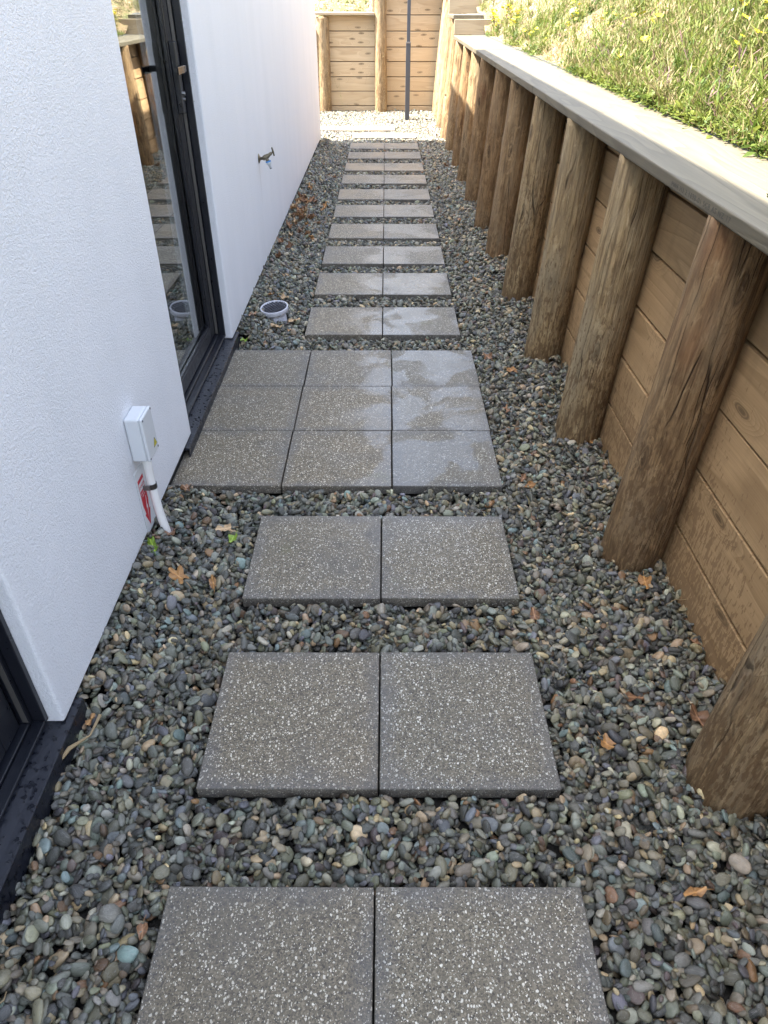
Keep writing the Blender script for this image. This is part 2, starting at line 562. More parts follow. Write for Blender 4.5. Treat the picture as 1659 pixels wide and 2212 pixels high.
def mat_glass():
    a = NT('window_glass')
    a.set(color=(0.93, 0.97, 0.95), rough=0.0, trans=1.0, ior=1.52)
    return a.m


def mat_leafy(name, ca, cb, rough=0.55, trans=0.35):
    a = NT(name)
    v = a.geo()
    n = a.noise(v, 9, 3, 0.6)
    at = a.n('ShaderNodeAttribute', _attribute_name='tone')
    c = a.mix(at.outputs['Fac'], ca, cb)
    c = a.mix(a.math('MULTIPLY', n, 0.4), c, tuple(x * 0.6 for x in ca))
    out = a.t.nodes['Material Output']
    tr = a.n('ShaderNodeBsdfTranslucent', Color=c)
    mx = a.n('ShaderNodeMixShader', Fac=trans)
    a.t.links.new(a.b.outputs[0], mx.inputs[1])
    a.t.links.new(tr.outputs[0], mx.inputs[2])
    a.t.links.new(mx.outputs[0], out.inputs['Surface'])
    a.set(color=c, rough=rough, spec=0.3)
    return a.m


def mat_deadleaf(name, ca, cb, rough=0.5):
    a = NT(name)
    v = a.obj()
    rnd = a.n('ShaderNodeObjectInfo').outputs['Random']
    n = a.noise(v, 60, 5, 0.7)
    c = a.mix(a.ramp(n, [(0.3, 0.0), (0.7, 1.0)]), ca, cb)
    c = a.mix(a.math('MULTIPLY', rnd, 0.4), c, tuple(x * 0.45 for x in ca))
    xyz = a.n('ShaderNodeSeparateXYZ', Vector=v)
    mid = a.ramp(a.math('ABSOLUTE', xyz.outputs['Y']), [(0.0, 0.6), (0.0016, 0.0)])
    c = a.mix(mid, c, tuple(min(1, x * 1.8) for x in cb))
    a.set(color=c, rough=rough, normal=a.bump(n, 0.6, 0.003))
    return a.m


M = dict(
    stucco=mat_stucco(), post=mat_post(),
    plank=mat_plank('treated_pine_plank', (0.53, 0.355, 0.185), (0.44, 0.285, 0.145), (0.24, 0.145, 0.065), 1, True, 0.72, True, 10),
    plankx=mat_plank('treated_pine_plank_pale', (0.60, 0.47, 0.31), (0.52, 0.40, 0.25), (0.36, 0.25, 0.14), 0, False, 0.72, True, 9),
    cap=mat_plank('grey_weathered_capping', (0.190, 0.165, 0.112), (0.130, 0.112, 0.078), (0.055, 0.045, 0.030), 1, False, 0.6, False, 16, 0),
    capx=mat_plank('grey_weathered_capping_cross', (0.42, 0.34, 0.235), (0.35, 0.28, 0.19), (0.22, 0.16, 0.10), 0, False, 0.6, False, 9),
    paver=mat_paver(), pebble=mat_pebble(), soil=mat_ground(), bank=mat_bank(),
    black=mat_black(), sill=mat_black('wet_black_sill', True), base=mat_black('black_foundation_paint', False, (0.010, 0.010, 0.010), 0.6),
    glass=mat_glass(),
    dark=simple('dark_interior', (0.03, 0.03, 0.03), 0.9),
    satin=simple('satin_black_handle', (0.03, 0.03, 0.035), 0.25, 0.6),
    steel=simple('brushed_steel', (0.5, 0.5, 0.5), 0.3, 1.0),
    pvc=simple('grey_white_plastic', (0.60, 0.62, 0.64), 0.38, 0, 0.1, 300),
    pvcw=simple('white_conduit_plastic', (0.72, 0.71, 0.69), 0.4),
    pvcl=simple('pale_lilac_grey_pipe', (0.55, 0.55, 0.60), 0.42),
    clip=simple('grey_metal_saddle', (0.20, 0.19, 0.18), 0.4, 0.7),
    brass=simple('aged_brass', (0.20, 0.175, 0.125), 0.45, 0.75, 0.3, 300),
    blue=simple('blue_plastic', (0.08, 0.28, 0.62), 0.4),
    greyp=simple('light_grey_plastic', (0.55, 0.58, 0.60), 0.45),
    grate=simple('dark_grate_plastic', (0.075, 0.075, 0.09), 0.4),
    shade_black=simple('painted_shade_black', (0.004, 0.004, 0.006), 0.9),
    signw=simple('sign_white', (0.66, 0.68, 0.70), 0.4), signr=simple('sign_red', (0.50, 0.012, 0.03), 0.4),
    yellow=simple('sticker_yellow', (0.70, 0.62, 0.03), 0.45), ink=simple('black_ink', (0.02, 0.02, 0.02), 0.6),
    inkg=simple('faded_grey_stamp_ink', (0.075, 0.068, 0.055), 0.8),
    pole=simple('charcoal_downpipe', (0.045, 0.050, 0.062), 0.4),
    leafo=mat_deadleaf('orange_brown_leaf', (0.27, 0.125, 0.042), (0.42, 0.23, 0.085)),
    leafb=mat_deadleaf('red_brown_leaf', (0.16, 0.080, 0.042), (0.30, 0.165, 0.085)),
    leaft=mat_deadleaf('tan_leaf', (0.42, 0.28, 0.15), (0.52, 0.36, 0.20)),
    leafg=mat_deadleaf('bright_green_leaf', (0.15, 0.26, 0.02), (0.25, 0.34, 0.04)),
    twig=simple('dry_twig', (0.30, 0.22, 0.12), 0.8),
    grass=mat_leafy('meadow_grass', (0.070, 0.120, 0.018), (0.235, 0.250, 0.060)),
    straw=mat_leafy('dry_straw', (0.20, 0.16, 0.07), (0.34, 0.28, 0.15)),
    herb=mat_leafy('herb_leaves', (0.045, 0.090, 0.016), (0.210, 0.235, 0.045)),
    petal=simple('yellow_petal', (0.75, 0.66, 0.02), 0.6),
    purple=mat_leafy('purple_stem', (0.14, 0.08, 0.10), (0.22, 0.13, 0.12)),
)

# ------------------------------------------------------------------ ground
tag(add('ground', box(-40, 40, -30, 60, -0.4, -0.075), M['soil']), 'dark soil under the pebbles', kind='structure')


# ------------------------------------------------------------------ paving
PAVERS = []     # (x0, x1, y0, y1)
G = 0.0025
for y0, dx, dz in ((0.345, -0.008, 0), (1.108, 0, 0), (1.866, 0.002, 0), (4.336, 0, 0), (5.097, 0, 0), (5.840, 0.002, 0), (6.598, 0.003, 0),
                   (7.375, 0.003, 0), (8.125, 0.003, 0), (8.935, 0.004, 0), (9.705, 0.004, 0), (10.535, 0.004, 0), (11.310, 0.004, 0), (12.30, 0.0, 0)):
    PAVERS.append((dx - 0.5025, dx - G, y0, y0 + 0.5))
    PAVERS.append((dx + G, dx + 0.5025, y0, y0 + 0.5))
for i in range(3):
    for j in range(3):
        x0 = 0.049 - 0.495 * i + 0.0035 * (j)
        PAVERS.append((x0 + G - (0.495 - 0.495), x0 + 0.492, 2.590 + 0.5 * j + G, 2.590 + 0.5 * (j + 1) - G))
for i in range(6):
    PAVERS.append((0.185 - 0.5 * (i + 1) + G, 0.185 - 0.5 * i - G, 13.07, 13.57))
path = tag(empty('path'), 'grey speckled concrete stepping pavers laid in pairs', kind='structure')
for k, (x0, x1, y0, y1) in enumerate(PAVERS):
    w, l = x1 - x0, y1 - y0
    o = add('paver', box(-w / 2, w / 2, -l / 2, l / 2, -0.045, 0, 0.0025, 1), M['paver'], path,
            ((x0 + x1) / 2, (y0 + y1) / 2, random.uniform(-0.0012, 0.0012)),
            (R(random.uniform(-.12, .12)), R(random.uniform(-.12, .12)), R(random.uniform(-.18, .18))))

# ------------------------------------------------------------------ house
house = tag(empty('house', (-0.907, 0, 0), (0, 0, 0.0041)), 'white stuccoed house with black glazed doors beside the path', 'house')
HH, HL = 4.47, 3.77           # parapet heights of the near and far part
Y_STEP, Y_END = 8.62, 11.95
OPEN = [(-0.35, 1.285), (2.965, 4.135)]
OT = 2.15
WB = 0.052


def wall_piece(y0, y1, z0, z1, parent=house, bev=0.012):
    return add('wall', box(-0.25, 0, y0, y1, z0, z1, bev, 3, False), M['stucco'], parent)


wall_piece(-6, OPEN[0][0], WB, OT, bev=0.010)
wall_piece(OPEN[0][1], OPEN[1][0], WB, OT, bev=0.010)
wall_piece(OPEN[1][1], Y_END, WB, OT, bev=0.010)
wall_piece(-6, Y_STEP, OT, HH, bev=0)
wall_piece(Y_STEP, Y_END, OT, HL, bev=0)
bm = bmesh.new()                       # back of the volume: end walls, roof slabs
box_bm(bm, -7.0, -0.252, Y_END - 0.25, Y_END, WB, HL)
box_bm(bm, -7.0, -0.252, -6, -5.75, WB, HH)
box_bm(bm, -7.0, -6.75, -5.75, Y_END - 0.25, WB, HL)
add('wall', mesh_bm(bm), M['stucco'], house)
bm = bmesh.new()
box_bm(bm, -7.0, -0.002, -5.998, Y_STEP - 0.002, HH + 0.002, HH + 0.06)
box_bm(bm, -7.0, -0.002, Y_STEP + 0.002, Y_END - 0.002, HL + 0.002, HL + 0.06)
box_bm(bm, -6.74, -0.254, Y_STEP + 0.002, Y_STEP + 0.1, HL + 0.06, HH)
add('roof', mesh_bm(bm), M['pole'], house)
add('foundation', box(-6.9, -0.022, -5.9, Y_END - 0.03, -0.3, WB - 0.003), M['base'], house)
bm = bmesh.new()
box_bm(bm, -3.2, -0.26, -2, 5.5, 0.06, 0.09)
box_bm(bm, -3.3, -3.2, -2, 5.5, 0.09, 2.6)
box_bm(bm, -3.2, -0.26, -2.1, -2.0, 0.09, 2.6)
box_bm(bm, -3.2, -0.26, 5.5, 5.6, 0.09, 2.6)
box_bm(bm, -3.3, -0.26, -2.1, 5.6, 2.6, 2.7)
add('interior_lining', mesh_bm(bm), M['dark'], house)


def profile_frame(y0, y1, z0, z1, xf, xb, w, bev=0.003):
    """four mitred bars round a rectangle"""
    bm = bmesh.new()
    box_bm(bm, xb, xf, y0, y0 + w, z0, z1, bev)
    box_bm(bm, xb, xf, y1 - w, y1, z0, z1, bev)
    box_bm(bm, xb, xf, y0 + w, y1 - w, z0, z0 + w, bev)
    box_bm(bm, xb, xf, y0 + w, y1 - w, z1 - w, z1, bev)
    return mesh_bm(bm)


def opening(name, y0, y1, sill_ext, handle):
    d = empty(name, parent=house)
    # deep black jamb frame, stepped
    bm = bmesh.new()
    zb = 0.075
    for (xf, xb, w, zo) in ((-0.040, -0.075, 0.020, 0), (-0.077, -0.108, 0.034, 0.008), (-0.110, -0.150, 0.048, 0.014)):
        for a0, a1 in ((y0 + 0.0015, y0 + w), (y1 - w, y1 - 0.0015)):
            box_bm(bm, xb, xf, a0, a1, zb, OT - 0.002, 0.002, 1)
        box_bm(bm, xb, xf, y0 + w + 0.0005, y1 - w - 0.0005, zb, zb + 0.012 + zo, 0.002, 1)
        box_bm(bm, xb, xf, y0 + w + 0.0005, y1 - w - 0.0005, OT - 0.002 - w, OT - 0.002, 0.002, 1)
    add('frame', mesh_bm(bm), M['black'], d)
    # door leaf
    ly0, ly1, lz0, lz1 = y0 + 0.052, y1 - 0.052, 0.105, OT - 0.06
    leaf = bmesh.new()
    W_ = 0.085
    xb, xf = -0.148, -0.094
    box_bm(leaf, xb, xf, ly0, ly0 + W_, lz0, lz1, 0.003)
    box_bm(leaf, xb, xf, ly1 - W_, ly1, lz0, lz1, 0.003)
    box_bm(leaf, xb, xf - 0.001, ly0 + W_ + 0.0005, ly1 - W_ - 0.0005, lz0, lz0 + W_ - 0.01, 0.003)
    box_bm(leaf, xb, xf - 0.001, ly0 + W_ + 0.0005, ly1 - W_ - 0.0005, lz1 - W_, lz1, 0.003)
    add('leaf_frame', mesh_bm(leaf), M['black'], d)
    b = profile_frame(ly0 + W_ + 0.001, ly1 - W_ - 0.001, lz0 + W_ - 0.009, lz1 - W_ - 0.001, -0.100, -0.116, 0.010, 0.002)
    add('glazing_bead', b, M['black'], d)
    bm = bmesh.new()
    box_bm(bm, -0.124, -0.119, ly0 + W_ - 0.004, ly1 - W_ + 0.004, lz0 + W_ - 0.014, lz1 - W_ + 0.004)
    box_bm(bm, -0.142, -0.137, ly0 + W_ - 0.004, ly1 - W_ + 0.004, lz0 + W_ - 0.014, lz1 - W_ + 0.004)
    add('pane', mesh_bm(bm), M['glass'], d)
    # sealing strip that catches the light
    bm = bmesh.new()
    box_bm(bm, -0.093, -0.0785, y1 - 0.0365, y1 - 0.0345, 0.10, OT - 0.04)
    add('seal_strip', mesh_bm(bm), M['clip'], d)
    # sill: sloping top, front fascia
    s0, s1 = y0 - sill_ext, y1 + sill_ext
    prof = [(-0.155, 0.075), (-0.090, 0.072), (-0.085, 0.062), (-0.012, 0.049), (0.014, 0.046), (0.017, 0.043), (0.017, -0.04), (0.011, -0.04), (0.011, 0.036), (-0.155, 0.030)]
    v = [(x, yy, z) for yy in (s0, s1) for x, z in prof]
    n = len(prof)
    f = [(i, (i + 1) % n, n + (i + 1) % n, n + i) for i in range(n)]
    f.append(tuple(reversed(range(n))))
    f.append(tuple(range(n, 2 * n)))
    me = mesh_py(v, f)
    bmx = bmesh.new(); bmx.from_mesh(me); bmesh.ops.recalc_face_normals(bmx, faces=bmx.faces); bmx.to_mesh(me); bmx.free()
    add('sill', me, M['sill'], d)
    if handle:
        yc, zc = y1 - 0.1, 1.43
        bm = bmesh.new()
        box_bm(bm, -0.0935, -0.066, yc - 0.030, yc + 0.030, 1.285, 1.585, 0.004)
        add('lock_plate', mesh_bm(bm), M['black'], d)
        bm = bmesh.new()
        box_bm(bm, -0.0655, -0.034, yc - 0.014, yc + 0.014, 1.462, 1.488, 0.002)
        box_bm(bm, -0.040, -0.034, yc - 0.150, yc - 0.0145, 1.458, 1.490, 0.002)
        add('handle', mesh_bm(bm), M['satin'], d)
        add('keyhole', merge([rod((-0.067, yc + 0.005, 1.37), (-0.056, yc + 0.005, 1.37), 0.009, 0.009, 14),
                              rod((-0.067, yc + 0.005, 1.345), (-0.058, yc + 0.005, 1.345), 0.006, 0.006, 12)]), M['steel'], d)
    return d


tag(opening('glazed_door', OPEN[0][0], OPEN[0][1], 0.095, False), 'black framed glass door cut off by the left edge')
tag(opening('door', OPEN[1][0], OPEN[1][1], 0.13, True), 'black framed glass door with lever handle')

# ------------------------------------------------------------------ right hand retaining wall
LEAN = 0.062
POST_Y = [0.12, 1.16, 2.17, 3.13, 4.12, 5.17, 6.21, 7.12, 8.22, 9.24, 10.20, 11.36, 12.42, 13.58, 14.60]
TOPS = 1.278                                         # cap top near the camera


def cap_z(y): return TOPS + 0.0066 * (y - 2)


rwall = tag(empty('retaining_wall', (1.0, 0, 0)), 'low timber retaining wall of round poles and planks along the right of the path', 'retaining wall')


def post_mesh(seed, r=0.115, h=1.35, z0=-0.35):
    rs = random.Random(seed)
    nseg, nr = 40, 46
    v, f = [], []
    ph = [rs.uniform(0, 6.28) for _ in range(6)]
    ox = rs.uniform(0, 50)
    knots = [(rs.uniform(0, 6.28), rs.uniform(0.05, h), rs.uniform(0.018, 0.035), rs.uniform(0.004, 0.010)) for _ in range(5)]
    groove = [(rs.uniform(0, 6.28), rs.uniform(-0.1, 0.5), rs.uniform(0.4, 0.9)) for _ in range(3)]
    for j in range(nr + 1):
        t = j / nr
        z = z0 + (h - z0) * t
        for i in range(nseg):
            a = 2 * math.pi * i / nseg
            rr = r * (1.035 - 0.055 * t)
            rr *= 1 + 0.018 * math.sin(2 * a + ph[0] + 1.3 * z) + 0.013 * math.sin(3 * a + ph[1]) + 0.012 * math.sin(2.7 * z + ph[2])
            rr += 0.0035 * noise.noise(Vector((math.cos(a) * 2.2 + ox, math.sin(a) * 2.2, z * 1.6)))
            rr += 0.0016 * noise.noise(Vector((math.cos(a) * 9 + ox, math.sin(a) * 9, z * 5)))
            for ka, kz, kr, kh in knots:
                da = (a - ka + math.pi) % (2 * math.pi) - math.pi
                d2 = (da * r / kr) ** 2 + ((z - kz) / (kr * 1.6)) ** 2
                if d2 < 9: rr += kh * math.exp(-d2)
            for ga, gz, gl in groove:
                da = abs((a - ga - 0.08 * math.sin(4 * z) + math.pi) % (2 * math.pi) - math.pi)
                if da < 0.09 and gz < z < gz + gl: rr -= 0.0035 * (1 - da / 0.09)
            v.append((rr * math.cos(a) + 0.004 * math.sin(1.9 * z + ph[3]), rr * math.sin(a) + 0.004 * math.sin(1.6 * z + ph[4]), z))
    for j in range(nr):
        for i in range(nseg):
            f.append((j * nseg + i, j * nseg + (i + 1) % nseg, (j + 1) * nseg + (i + 1) % nseg, (j + 1) * nseg + i))
    f.append(tuple(nr * nseg + i for i in range(nseg)))
    me = mesh_py(v, f, True)
    me.polygons[len(me.polygons) - 1].use_smooth = False
    me.materials.append(M['post'])
    return me


for k, y in enumerate(POST_Y):
    y_jit = random.uniform(-0.01, 0.01)
    if y < 11.8: top = cap_z(y) - 0.047
    elif y < 13: top = 1.525
    else: top = 1.86
    me = post_mesh(100 + k, 0.113 if y > 1.5 else 0.118, top / math.cos(math.atan(LEAN)) + 0.0)
    o = add('post', me, None, rwall, (0.0, y, 0), (R(random.uniform(-.5, .5)), math.atan(LEAN), 0))

PX, PT, PH = 0.098, 0.045, 0.230


def plank_run(parent, ys, levels, lean=LEAN, top=None):
    for i in range(len(ys) - 1):
        ya, yb = ys[i], ys[i + 1]
        for z0 in levels:
            zz = z0 + PH
            L = yb - ya - 0.004
            bm = bmesh.new()
            box_bm(bm, 0, PT, -L / 2, L / 2, 0, PH if z0 < 1.0 or top is None else top(ya) - 0.046 - z0, 0.0022, 1)
            x = PX + lean * z0 + random.uniform(-0.003, 0.003)
            add('plank', mesh_bm(bm), M['plank'], parent, (x, (ya + yb) / 2, z0 + random.uniform(-.0015, .0015)), (0, math.atan(lean), R(random.uniform(-.1, .1))))


J = [0.883 - 0.24 * k for k in range(-1, 5)]
lv = [z - 0.24 + 0.004 for z in J]
plank_run(rwall, [-0.9, 0.12, 2.17, 4.12, 6.21, 8.22, 10.20, 11.86], [z for z in lv if z < 1.0] + [1.127], LEAN, cap_z)
plank_run(rwall, [11.86, 13.0], [z for z in lv] + [1.127])
plank_run(rwall, [13.0, 15.70], [z for z in lv] + [1.127, 1.367, 1.607])


def cap_board(parent, y0, y1, z_of, x0=-0.033, w=0.43, mat='cap'):
    """rounded timber capping lying along y; its top edge follows z_of"""
    n = 14
    L = y1 - y0
    prof = []
    hw, th, r = w / 2, 0.044, 0.007
    for cx, cz, a0 in ((hw - r, -r, 0), (hw - r, -th + r, -90), (-hw + r, -th + r, -180), (-hw + r, -r, -270)):
        for k in range(4):
            a = R(a0 + 90 - 30 * k)
            prof.append((cx + r * math.cos(a), cz + r * math.sin(a)))
    v, f = [], []
    m_ = len(prof)
    for j in range(n + 1):
        yy = -L / 2 + L * j / n
        wob = 0.0016 * noise.noise(Vector((y0 + yy, 3, 0)))
        for px, pz in prof:
            v.append((px + wob, yy, pz))
    for j in range(n):
        for i in range(m_):
            f.append((j * m_ + i, j * m_ + (i + 1) % m_, (j + 1) * m_ + (i + 1) % m_, (j + 1) * m_ + i))
    f.append(tuple(range(m_)))
    f.append(tuple(reversed([n * m_ + i for i in range(m_)])))
    me = mesh_py(v, f, False)
    bmx = bmesh.new(); bmx.from_mesh(me); bmesh.ops.recalc_face_normals(bmx, faces=bmx.faces); bmx.to_mesh(me); bmx.free()
    slope = math.atan2(z_of(y1) - z_of(y0), L)
    ym = (y0 + y1) / 2
    return add('cap_board', me, M[mat], parent, (x0 + hw, ym, z_of(ym)), (slope, 0, R(random.uniform(-.03, .03))))


cap_board(rwall, -1.2, 1.62, cap_z)
cap_board(rwall, 1.624, 5.28, cap_z)
cap_board(rwall, 5.284, 8.80, lambda y: cap_z(y) - 0.001)
cap_board(rwall, 8.804, 11.808, cap_z)
cap_board(rwall, 11.83, 13.02, lambda y: 1.570, -0.045, 0.42)
cap_board(rwall, 12.99, 15.62, lambda y: 1.905, -0.045, 0.42)
# riser boards closing the steps
add('riser_board', box(-0.03, 0.50, 0, 0.045, 0, 0.178, 0.003, 1), M['capx'], rwall, (0.0, 11.812, 1.346))
add('riser_board', box(-0.03, 0.50, 0, 0.045, 0, 0.285, 0.003, 1), M['capx'], rwall, (0.0, 12.952, 1.574))


def text_mesh(body, size, mat, name, parent, loc, rot, ext=0.0004, align='LEFT', sx=1.0, spacing=1.0):
    cu = bpy.data.curves.new('lettering', 'FONT')
    cu.body = body
    cu.size = size
    cu.extrude = ext
    cu.align_x = align
    cu.space_character = spacing
    cu.materials.append(mat)
    o = bpy.data.objects.new(name, cu)
    COL.objects.link(o)
    o.parent = parent
    o.location = loc
    o.rotation_euler = rot
    o.scale = (sx, 1, 1)
    bpy.context.view_layer.update()
    me = bpy.data.meshes.new_from_object(o.evaluated_get(bpy.context.evaluated_depsgraph_get()))
    q = add(name, me, None, parent, loc, rot, (sx, 1, 1))
    if not me.materials: me.materials.append(mat)
    bpy.data.objects.remove(o)
    q.name = name
    return q


bk = add('dark_backing', box(0.052, 0.28, -1.0, 11.79, -0.3, 1.20), M['soil'], rwall, (PX, 0, 0), (0, math.atan(LEAN), 0))  # unseen dark backing, added so that the plank joints stay dark
# stamp on the front edge of the capping, reads from far to near
text_mesh('PINE H3 2 1698-01 SG8 AS NZ 17', 0.022, M['inkg'], 'stamp_lettering', rwall, (-0.0338, 2.53, cap_z(2.2) - 0.030), (R(90), 0, R(-90)), 0.0003, 'LEFT', 1.30, 1.2)

# ------------------------------------------------------------------ far retaining wall
fwall = tag(empty('retaining_wall', (0, 15.75, 0)), 'sunlit pale timber retaining wall closing the far end of the path', 'retaining wall')
JF = [-0.18, 0.062, 0.308, 0.545, 0.79, 1.02, 1.267, 1.512, 1.755]


def far_planks(x0, x1, n, extra=None):
    for i in range(n):
        z0, z1 = JF[i] + 0.0055, JF[i + 1] - 0.0055
        bm = bmesh.new()
        w = x1 - x0 - 0.004
        box_bm(bm, -w / 2, w / 2, 0, 0.045, 0, z1 - z0, 0.008, 2)
        add('plank', mesh_bm(bm), M['plankx'], fwall, ((x0 + x1) / 2, random.uniform(-.004, .004), z0))


far_planks(-0.075, 1.22, 8)
far_planks(-1.13, -0.075, 7)
far_planks(-2.2, -1.13, 6)
far_planks(-3.4, -2.2, 5)
for x, zt in ((-0.068, 1.90), (-1.135, 1.487), (-2.2, 1.22), (-3.3, 1.22)):
    add('post', post_mesh(300 + int(x * 10), 0.112, zt), None, fwall, (x, -0.115, 0), (R(-0.6), 0, 0))
add('post', post_mesh(340, 0.10, 1.88), None, fwall, (1.03, -0.16, 0), (R(-1), math.atan(0.055), 0))
add('cap_board', box(-1.28, -0.185, -0.20, 0.24, 0, 0.042, 0.006, 2), M['capx'], fwall, (0, 0, 1.512))
add('cap_board', box(-3.5, -1.26, -0.20, 0.24, 0, 0.042, 0.006, 2), M['capx'], fwall, (0, 0, 1.252))
add('cap_board', box(-0.18, 0.93, -0.20, 0.24, 0, 0.042, 0.006, 2), M['capx'], fwall, (0, 0, 1.910))
add('riser_board', box(-0.02, 0.02, 0.05, 0.40, 0, 0.35, 0.003, 1), M['capx'], fwall, (-0.205, 0, 1.556))

# dark earth backing, added unseen to keep light out of the board joints
add('dark_backing', box(-3.5, 1.25, 0.052, 0.3, -0.3, 1.20), M['soil'], fwall)
add('dark_backing', box(-1.2, 1.25, 0.053, 0.29, 1.202, 1.45), M['soil'], fwall)
add('dark_backing', box(-0.17, 1.25, 0.054, 0.28, 1.452, 1.90), M['soil'], fwall)

# slim charcoal post
dp = tag(empty('downpipe', (0.411, 14.40, -0.06)), 'slim charcoal square metal post standing on the sunlit pebbles', 'metal post')
add('lower_pole', box(-0.040, 0.040, -0.040, 0.040, 0, 1.21, 0.004, 2), M['pole'], dp)
add('upper_pole', box(-0.029, 0.029, -0.029, 0.029, 1.212, 3.2, 0.003, 2), M['pole'], dp)
add('collar', box(-0.043, 0.043, -0.043, 0.043, 1.195, 1.218, 0.003, 2), M['clip'], dp)


# ------------------------------------------------------------------ clay bank
def hbank(x, y):
    """height of the bank above the walls (numpy)"""
    right = 1.270 + 0.0066 * np.clip(y - 2, -3, 10) + 0.66 * np.clip(x - 1.42, 0, 3.2) + 0.35 * np.clip(x - 4.6, 0, 3)
    right = right + 0.24 * np.clip((y - 11.6) / 0.5, 0, 1) * (x < 9) + 0.26 * np.clip((y - 12.85) / 0.4, 0, 1)
    far = 1.46 + 0.58 * np.clip(y - 16.0, 0, 5) + 0.0 * x
    far = far + 0.33 * np.clip((x + 0.25) / 0.08, 0, 1) - 0.25 * np.clip((-1.25 - x) / 0.08, 0, 1)
    w = np.clip((x - 1.0) / 0.4, 0, 1) * np.clip((16.6 - y) / 1.2, 0, 1)
    h = right * w + np.maximum(far, np.where(x > 1.4, right, 0)) * (1 - w)
    return h


def bank_patch(xs, ys):
    X, Y = np.meshgrid(xs, ys, indexing='ij')
    Z = hbank(X, Y)
    nz = np.array([[noise.fractal(Vector((float(a) * 1.3, float(b) * 1.3, 0.0)), 1.0, 2.0, 5) for a, b in zip(ra, rb)] for ra, rb in zip(X, Y)])
    Z = Z + 0.07 * nz * np.clip((np.hypot(np.clip(X - 1.40, 0, 9), 0) + np.clip(Y - 15.93, 0, 9)) / 0.35, 0, 1)
    Z = Z + 0.05 * np.clip(0.1 - np.abs(X - 1.42), 0, 0.1)
    n1, n2 = X.shape
    v = np.stack([X.ravel(), Y.ravel(), Z.ravel()], 1).tolist()
    f = [(i * n2 + j, (i + 1) * n2 + j, (i + 1) * n2 + j + 1, i * n2 + j + 1) for i in range(n1 - 1) for j in range(n2 - 1)]
    return v, f, (X, Y, Z)


v1, f1, g1 = bank_patch(np.concatenate([np.arange(1.385, 5, 0.06), np.arange(5, 12, 0.5)]), np.arange(-2.5, 26, 0.09))
v2, f2, g2 = bank_patch(np.arange(-9, 1.40, 0.10), np.arange(15.93, 26, 0.12))
bank = tag(add('bank', merge([(v1, f1), (v2, f2)], True), M['bank']), 'pale clay bank above the timber walls', kind='structure')
from mathutils.bvhtree import BVHTree
bvh = BVHTree.FromPolygons([Vector(p) for p in v1 + v2], f1 + [tuple(i + len(v1) for i in q) for q in f2])


def bank_z(x, y):
    h = bvh.ray_cast(Vector((x, y, 12)), Vector((0, 0, -1)))
    return h[0].z if h[0] else 1.3


